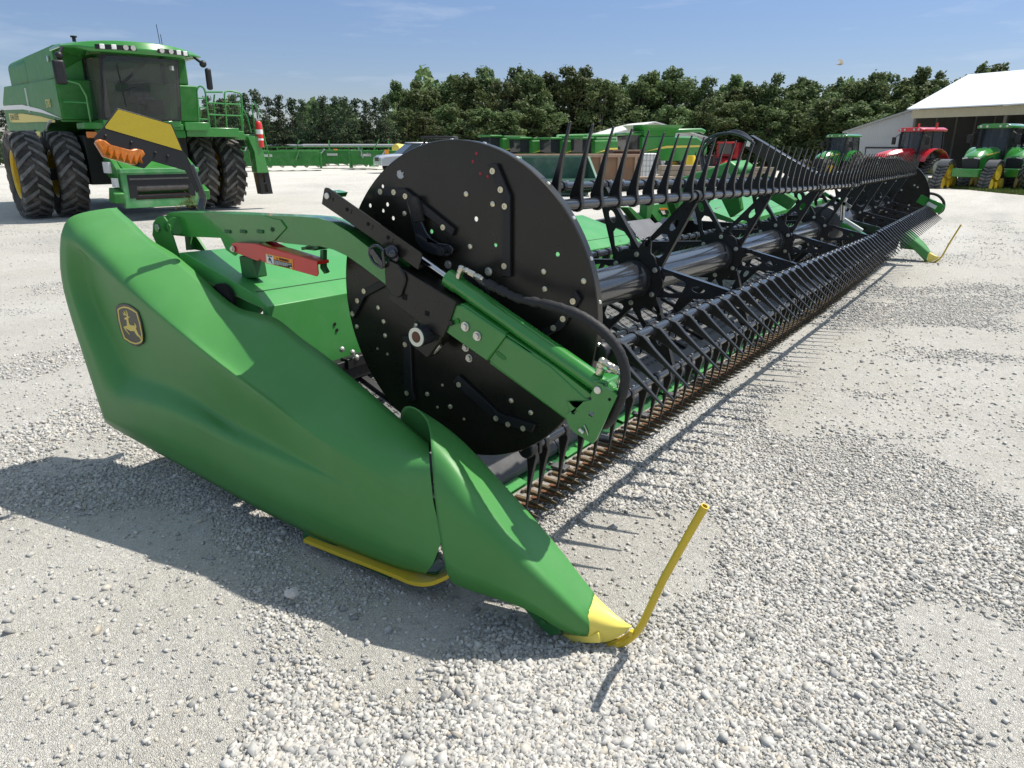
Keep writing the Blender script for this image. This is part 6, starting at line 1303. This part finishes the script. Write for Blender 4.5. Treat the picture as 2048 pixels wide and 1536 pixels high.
def planter(label, px, D, hd, L_, seed):
    random.seed(seed); t = thing('planter', label, 'planter', spot(px, D), hd, 'planters parked behind the headers')
    m = MB(); bx(m, -L_ / 2, L_ / 2, -.12, .12, 1.0, 1.22); bx(m, -L_ / 2, L_ / 2, -.9, -.75, 1.5, 1.6); m.build('toolbar', G_PAINT2, t)
    m = MB(); m.cyl((-L_ / 2, .5, 1.72), (L_ / 2, .5, 1.72), .12, n=10); m.build('fill_tube', mat('galvanised', (.42, .42, .42), .5, metal=.3), t)
    for k in range(int(L_ / .76)):
        x = -L_ / 2 + .4 + k * .76; m = MB(); m.box((x, .45, 1.15), (.28, .3, .42)); m.lathe([(.2, -.02), (.2, .02)], (x, .35, .35), eX, 14); m.bar((x, 0, 1.0), (x, .45, .4), .08, .1); m.build('row_unit', G_PAINT2 if k % 2 else G_DARK, t)
    m = MB(); m.bar((-L_ * .2, -.5, 1.2), (-L_ * .2, -.5, 2.2), .1, .1); m.bar((L_ * .25, -.5, 1.2), (L_ * .32, -.5, 2.3), .1, .1); m.build('mast_part', G_PAINT, t); return t
planter('long planter with grey tube rail behind the green headers', 700, 74, head(0, -1), 9.5, 1); planter('folded planter with row units, left of the yellow tank', 800, 80, head(.2, -1), 6.0, 2); planter('planter standing behind the leftmost header near the trees', 560, 84, head(-.1, -1), 8.0, 3)
t = thing('liquid_tank', 'yellow plastic liquid tank behind the silver pickup', 'tank', spot(797, 62)); m = MB(); m.lathe([(.2, -.55), (.36, -.45), (.40, 0), (.36, .45), (.2, .55)], (0, 0, 1.45), (1, .2, 0), 18); m.build('tank_body', mat('tank_yellow', (.72, .56, .10), .45), t); m = MB(); bx(m, -.5, .5, -.3, .3, 0, 1.08); m.build('tank_frame', G_DARK, t)
# pickup
t = thing('pickup_truck', 'silver pickup truck parked half hidden by the black reel disc', 'pickup', spot(835, 49), head(.9, .44))
SILV = mat('silver_paint', (.50, .52, .55), .25, metal=.35, coat=.4)
m = MB(); sect(m, [[V((sx_ * .95, y, z)) for sx_, z in ((-1, .5), (1, .5), (1, zt - .08), (.9, zt), (-.9, zt), (-1, zt - .08))] for y, zt in ((-2.9, 1.25), (-.3, 1.25), (1.2, 1.22), (2.5, 1.12), (2.75, .95))]); bdp = m.build('body', SILV, t, bevel=.04)
m = MB(); sect(m, [[V((-.88 + e, y0_, z)), V((.88 - e, y0_, z)), V((.88 - e, y1_, z)), V((-.88 + e, y1_, z))] for z, e, y0_, y1_ in ((1.22, 0, -.9, 1.35), (1.85, .16, -.7, .55))]); m.build('cab_glass', GLASS_D, bdp); m = MB(); sect(m, [[V((-.74, -.75, z)), V((.74, -.75, z)), V((.74, .62, z)), V((-.74, .62, z))] for z in (1.84, 1.92)]); m.build('roof', SILV, bdp, bevel=.05)
for x, y in ((-.9, 1.75), (.9, 1.75), (-.9, -1.9), (.9, -1.9)): m = MB(); m.lathe([(.22, -.13), (.36, -.13), (.40, -.08), (.40, .08), (.36, .13), (.22, .13)], (x, y, .40), eX, 22, True, True); m.build('wheel', TYRE, t)
m = MB(); m.mark().box((-.62, 2.74, .88), (.4, .06, .16)); m.mark().box((.62, 2.74, .88), (.4, .06, .16)); m.each('headlamp', LAMP, bdp); m = MB(); m.box((0, 2.76, .88), (.8, .05, .24)); m.build('grille', BLACK_M, bdp)
# skid loader with black cab
t = thing('skid_loader', 'black cabbed loader showing its roof over the top of the reel disc', 'loader', spot(880, 44), head(.1, 1))
m = MB()
for x in (-.82, .82):
    for y in (-.6, .6): m.mark().bar((x, y, 1.0), (x * .97, y * .95, 2.18), .10, .10)
m.each('cab_post', BLACK_M, t); m = MB(); bx(m, -.98, .98, -.75, .75, 2.16, 2.30); m.build('cab_roof', BLACK_M, t, bevel=.05); m = MB(); m.cyl((-.2, 0, 2.30), (-.2, 0, 2.38), .12, n=12); bx(m, .2, .6, -.2, .2, 2.3, 2.36); m.build('roof_unit', BLACK_M, t)
m = MB(); m.add([(-.8, .6, 1.1), (.8, .6, 1.1), (.78, .57, 2.15), (-.78, .57, 2.15)], [(0, 1, 2, 3)]); m.build('window', GLASS, t); m = MB(); bx(m, -.9, .9, -.9, .7, .35, 1.05); m.build('body', mat('loader_dark', (.03, .03, .03), .5), t, bevel=.05); m = MB(); bx(m, -.3, .1, -.3, .1, 1.05, 1.75); m.build('seat', DECAL_Y, t, bevel=.05)
for x in (-1.0, 1.0):
    for y in (-.6, .6): m = MB(); m.lathe([(.2, -.14), (.42, -.14), (.45, 0), (.42, .14), (.2, .14)], (x, y, .45), eX, 18); m.build('wheel', TYRE, t)
# bird
t = thing('bird', 'small pale bird flying with raised wings above the tree line', 'bird', at_d(1680, 129, 34), head(-1, .2))
m = MB(); sect(m, [[V((r_ * math.cos(a), y, r_ * math.sin(a) + z)) for a in [2 * math.pi * k / 8 for k in range(8)]] for y, r_, z in ((-.16, .004, .01), (-.11, .015, .008), (-.02, .038, 0), (.05, .034, .005), (.085, .022, .02), (.11, .024, .028), (.13, .016, .026), (.155, .003, .02))]); bo_ = m.build('body', mat('bird_buff', (.34, .28, .20), .8, noise=.3, nscale=20), t, ang=60)
for s in (-1, 1):
    m = MB(); sect(m, [[V((s * x, y - .05, z)), V((s * x, y + w_, z + .006)), V((s * x, y + w_ * .2, z + .012))] for x, y, w_, z in ((.02, 0, .09, .02), (.07, .01, .10, .09), (.11, -.01, .07, .16), (.13, -.04, .02, .20))]); m.build('wing', mat('bird_pale', (.55, .50, .42), .8, noise=.2, nscale=20), bo_)
# ------------------------------------------------------------------ trees
def leaf_mat(name, c0, c1, c2):
    m_ = bpy.data.materials.new(name); m_.use_nodes = True; n = m_.node_tree; b = n.nodes['Principled BSDF']; g = n.nodes.new('ShaderNodeNewGeometry'); r_ = n.nodes.new('ShaderNodeValToRGB')
    r_.color_ramp.elements[0].color = (*c0, 1); r_.color_ramp.elements[1].color = (*c2, 1); e = r_.color_ramp.elements.new(.5); e.color = (*c1, 1)
    o = n.nodes.new('ShaderNodeObjectInfo'); hs = n.nodes.new('ShaderNodeHueSaturation'); mr = n.nodes.new('ShaderNodeMapRange'); mr.inputs[3].default_value = .65; mr.inputs[4].default_value = 1.4
    n.links.new(o.outputs['Random'], mr.inputs[0]); n.links.new(mr.outputs[0], hs.inputs['Value']); n.links.new(g.outputs['Random Per Island'], r_.inputs[0]); n.links.new(r_.outputs[0], hs.inputs['Color'])
    mh = n.nodes.new('ShaderNodeMath'); mh.operation = 'MULTIPLY_ADD'; mh.inputs[1].default_value = .045; mh.inputs[2].default_value = .475; n.links.new(o.outputs['Random'], mh.inputs[0]); n.links.new(mh.outputs[0], hs.inputs['Hue'])
    n.links.new(hs.outputs[0], b.inputs['Base Color']); b.inputs['Roughness'].default_value = .6; b.inputs['Specular IOR Level'].default_value = .25
    tr = n.nodes.new('ShaderNodeBsdfTranslucent'); n.links.new(hs.outputs[0], tr.inputs[0]); mx_ = n.nodes.new('ShaderNodeMixShader'); mx_.inputs[0].default_value = .38
    n.links.new(b.outputs[0], mx_.inputs[1]); n.links.new(tr.outputs[0], mx_.inputs[2]); n.links.new(mx_.outputs[0], n.nodes['Material Output'].inputs[0]); return m_
LEAF = leaf_mat('broadleaf_foliage', (.068, .105, .038), (.105, .150, .054), (.150, .190, .075)); PINE = leaf_mat('pine_foliage', (.034, .058, .030), (.058, .088, .044), (.090, .118, .060))
BARK = mat('bark', (.11, .09, .07), .9, noise=.3, nscale=3)
def leaves(cen, nor, size):
    """quads (numpy): centres, outward directions, sizes"""
    n = len(cen); a = rng.normal(size=(n, 3)); nn_ = nor + .75 * rng.normal(size=(n, 3)); nn_ /= np.linalg.norm(nn_, axis=1, keepdims=True)
    u = np.cross(nn_, a); u /= np.linalg.norm(u, axis=1, keepdims=True) + 1e-9; v_ = np.cross(nn_, u); s_ = size[:, None] * (.7 + .6 * rng.random((n, 1)))
    u *= s_; v_ *= s_ * .75; q = np.stack([cen - u - v_ * .4, cen - u * .2 + v_ * -1, cen + u + v_ * .3, cen + u * .1 + v_], 1)
    return q.reshape(-1, 3), np.arange(n * 4).reshape(-1, 4)
def crown_mesh(name, blobs, per, size, mtl):
    C_, N_, S_ = [], [], []
    for (c, r) in blobs:
        k = int(per * (r[0] * r[2]) ** .9); d = rng.normal(size=(k, 3)); d /= np.linalg.norm(d, axis=1, keepdims=True); rad = (.45 + .62 * rng.random((k, 1)) ** .5)
        lump = 1 + .28 * np.sin(d[:, :1] * 7 + c[0] * 3) * np.cos(d[:, 2:3] * 6 + c[1]); C_.append(np.array(c) + d * rad * lump * np.array(r)); N_.append(d + np.array([0, 0, .25])); S_.append(size * np.ones(k))
    v_, f = leaves(np.concatenate(C_), np.concatenate(N_), np.concatenate(S_)); me = bpy.data.meshes.new(name); np_mesh(me, v_, f, 4); me.materials.append(mtl); return me
def broadleaf(seed, H=15, W_=4.2, slim=1.0):
    random.seed(seed); bl = []
    for k in range(20):
        t = random.random(); z = H * lerp(.20, .90, t); rmax = W_ * slim * math.sin(math.pi * min(1, .18 + .72 * (1 - t))) ** .7; a = random.uniform(0, 6.28); rr = rmax * random.uniform(.25, .85); s_ = random.uniform(.85, 1.9) * (1.1 - .4 * t)
        bl.append(((rr * math.cos(a), rr * math.sin(a), z), (s_ * 1.15, s_ * 1.15, s_ * .95)))
    for k in range(9): a = random.uniform(0, 6.28); rr = random.uniform(0, W_ * .5); bl.append(((rr * math.cos(a), rr * math.sin(a), H * random.uniform(.80, .97)), (random.uniform(.45, .8), random.uniform(.45, .8), random.uniform(.6, 1.1))))
    cm = crown_mesh('crown', bl, 210, .225, LEAF)
    m = MB(); m.tube([V((0, 0, -.3)), V((.1, .05, H * .3)), V((.0, .2, H * .6)), V((.2, .1, H * .85))], [.32, .24, .14, .05], 8)
    for k in range(7): c, r = random.choice(bl); z0 = H * random.uniform(.22, .5); m.tube([V((.05, .1, z0)), V((c[0] * .5, c[1] * .5, lerp(z0, c[2], .6))), V(c)], [.11, .07, .03], 6)
    return cm, m
def pine(seed, H=10, W_=2.6):
    random.seed(seed); bl = []; z = H * .10
    while z < H * .97:
        t = z / H; rmax = W_ * (1 - t) ** .75 + .25
        for k in range(max(2, int(5.5 * (1 - t) + 1))): a = random.uniform(0, 6.28); rr = rmax * random.uniform(.35, .8); s_ = random.uniform(.55, .95) * (1.1 - .45 * t); bl.append(((rr * math.cos(a), rr * math.sin(a), z + random.uniform(-.2, .3)), (s_ * 1.2, s_ * 1.2, s_ * .62)))
        z += .62
    bl.append(((0, 0, H * .97), (.22, .22, .6))); cm = crown_mesh('crown', bl, 200, .17, PINE); m = MB(); m.tube([V((0, 0, -.3)), V((0, 0, H * .95))], [.22, .04], 7)
    return cm, m
def make_proto(cm, m):
    m_ = m.build('trunk', BARK, None); me = m_.data; bpy.data.objects.remove(m_); return cm, me
BP = [make_proto(*broadleaf(s, 15, w_, sl)) for s, w_, sl in ((1, 4.4, 1), (2, 3.6, .8), (3, 5.0, 1), (4, 4.0, .9), (5, 4.6, 1.05), (6, 3.2, .75), (7, 5.2, 1))]
PP = [make_proto(*pine(s, 10, w_)) for s, w_ in ((1, 2.5), (2, 2.9), (3, 2.2), (4, 3.0))]
ORD = ['first', 'second', 'third', 'fourth', 'fifth', 'sixth', 'seventh', 'eighth', 'ninth', 'tenth', 'eleventh', 'twelfth', 'thirteenth', 'fourteenth', 'fifteenth', 'sixteenth', 'seventeenth', 'eighteenth', 'nineteenth', 'twentieth']
ORD += ['twenty-' + o for o in ORD[:9]] + ['thirtieth'] + ['thirty-' + o for o in ORD[:9]] + ['fortieth'] + ['forty-' + o for o in ORD[:9]]
def plant(name, label, px, ytop, D, proto, H0, wsc, group):
    p = spot(px, D); top = at_d(px, ytop, D).z; s_ = (top - p.z) / H0
    t = thing(name, label, 'tree', p, random.uniform(0, 6.28), group)
    for nm, me in (('crown', proto[0]), ('trunk', proto[1])):
        o = bpy.data.objects.new(nm, me); COL.objects.link(o); o.parent = t
    t.scale = (s_ * wsc, s_ * wsc, s_); return t
random.seed(77)
pn = [(-12, 226, 60), (20, 222, 64), (372, 182, 84), (395, 186, 88), (428, 196, 84), (452, 200, 90), (478, 192, 86), (500, 190, 92), (522, 184, 86), (546, 197, 92), (566, 194, 85), (590, 199, 92), (611, 203, 86), (634, 205, 94), (652, 196, 86), (676, 196, 92), (696, 198, 86), (716, 200, 92), (736, 204, 87), (756, 198, 93), (774, 202, 88)]
for i, (px, y, D) in enumerate(pn):
    lb = ORD[i] + ' dark pine from the left in the row behind the big combine and headers'
    plant('pine_tree', lb, px, y, D, PP[i % 4], 10, random.uniform(.95, 1.25), 'dark pines behind the headers')
bd_ = [(800, 165, 112, 0), (832, 166, 108, 3), (868, 172, 112, 5), (905, 150, 116, 1), (940, 146, 112, 5), (975, 138, 118, 4), (1008, 156, 110, 2), (1040, 134, 116, 1), (1062, 140, 112, 5), (1100, 150, 118, 0), (1140, 137, 114, 4), (1163, 140, 118, 3), (1200, 152, 112, 2), (1232, 148, 118, 6), (1275, 148, 114, 0), (1310, 134, 118, 2), (1338, 140, 112, 3), (1368, 160, 118, 6), (1402, 158, 112, 4), (1440, 154, 118, 0), (1475, 166, 112, 2), (1505, 160, 118, 6), (1534, 151, 110, 4), (1570, 158, 116, 0), (1602, 154, 110, 2), (1640, 154, 116, 6), (1672, 170, 110, 3), (1700, 160, 104, 5), (1724, 144, 100, 1), (1756, 150, 104, 4), (1795, 139, 100, 0), (1832, 141, 104, 6), (1868, 152, 98, 2), (1905, 154, 104, 4), (1942, 134, 98, 3), (1992, 129, 102, 0), (2032, 139, 98, 2), (2075, 150, 102, 6)]
low = [(815, 215, 98, 2), (850, 225, 96, 4), (885, 210, 98, 0), (930, 205, 97, 6), (970, 212, 96, 2), (1015, 218, 95, 5), (1050, 205, 98, 4), (1090, 214, 99, 3), (1340, 205, 108, 2), (1395, 200, 106, 0), (1440, 195, 104, 6), (1490, 205, 102, 4), (1530, 210, 100, 1), (1575, 196, 102, 2), (1625, 204, 98, 0), (1665, 200, 96, 4), (1720, 196, 94, 2), (1770, 188, 94, 6)]
alltr = sorted(bd_ + low); 
for i, (px, y, D, k) in enumerate(alltr):
    hi = (px, y, D, k) in bd_; lows = [q for q in alltr if q in low]; his = [q for q in alltr if q in bd_]
    lb = (ORD[his.index((px, y, D, k))] + ' tall broadleaf tree from the left on the skyline of the wood') if hi else (ORD[lows.index((px, y, D, k))] + ' lower bushy tree from the left along the front edge of the wood')
    plant('broadleaf_tree', lb, px, y, D, BP[k], 15, random.uniform(.95, 1.25) * (1 if hi else 1.35), 'broadleaf trees of the wood')
# the dense mass of the wood behind the trees one can tell apart
n = 26000; u_ = rng.random(n); pxs = 360 + (2250 - 360) * u_; Ds = np.where(pxs < 790, 97, 124) + 14 * rng.random(n); hh = np.where(pxs < 790, 6.8, 12.5) * rng.random(n) ** .8 * (.8 + .25 * np.sin(pxs * .031) + .1 * np.sin(pxs * .083))
dirx = np.array([[*ray(px, 300)] for px in pxs]); tt = Ds / (dirx @ np.array(FH)); base_ = np.array(CAM_C) + dirx * tt[:, None]; zz = gzv(base_[:, 0], base_[:, 1]) + hh
cen = np.stack([base_[:, 0], base_[:, 1], zz], 1); v_, f = leaves(cen, np.tile(np.array([-.5, -.6, .4]), (n, 1)), np.full(n, .62)); me = bpy.data.meshes.new('woodland'); np_mesh(me, v_, f, 4); me.materials.append(LEAF)
o = bpy.data.objects.new('woodland', me); COL.objects.link(o); tag(o, 'dense dark mass of woodland filling the gaps behind the front trees', 'woodland', kind='stuff')
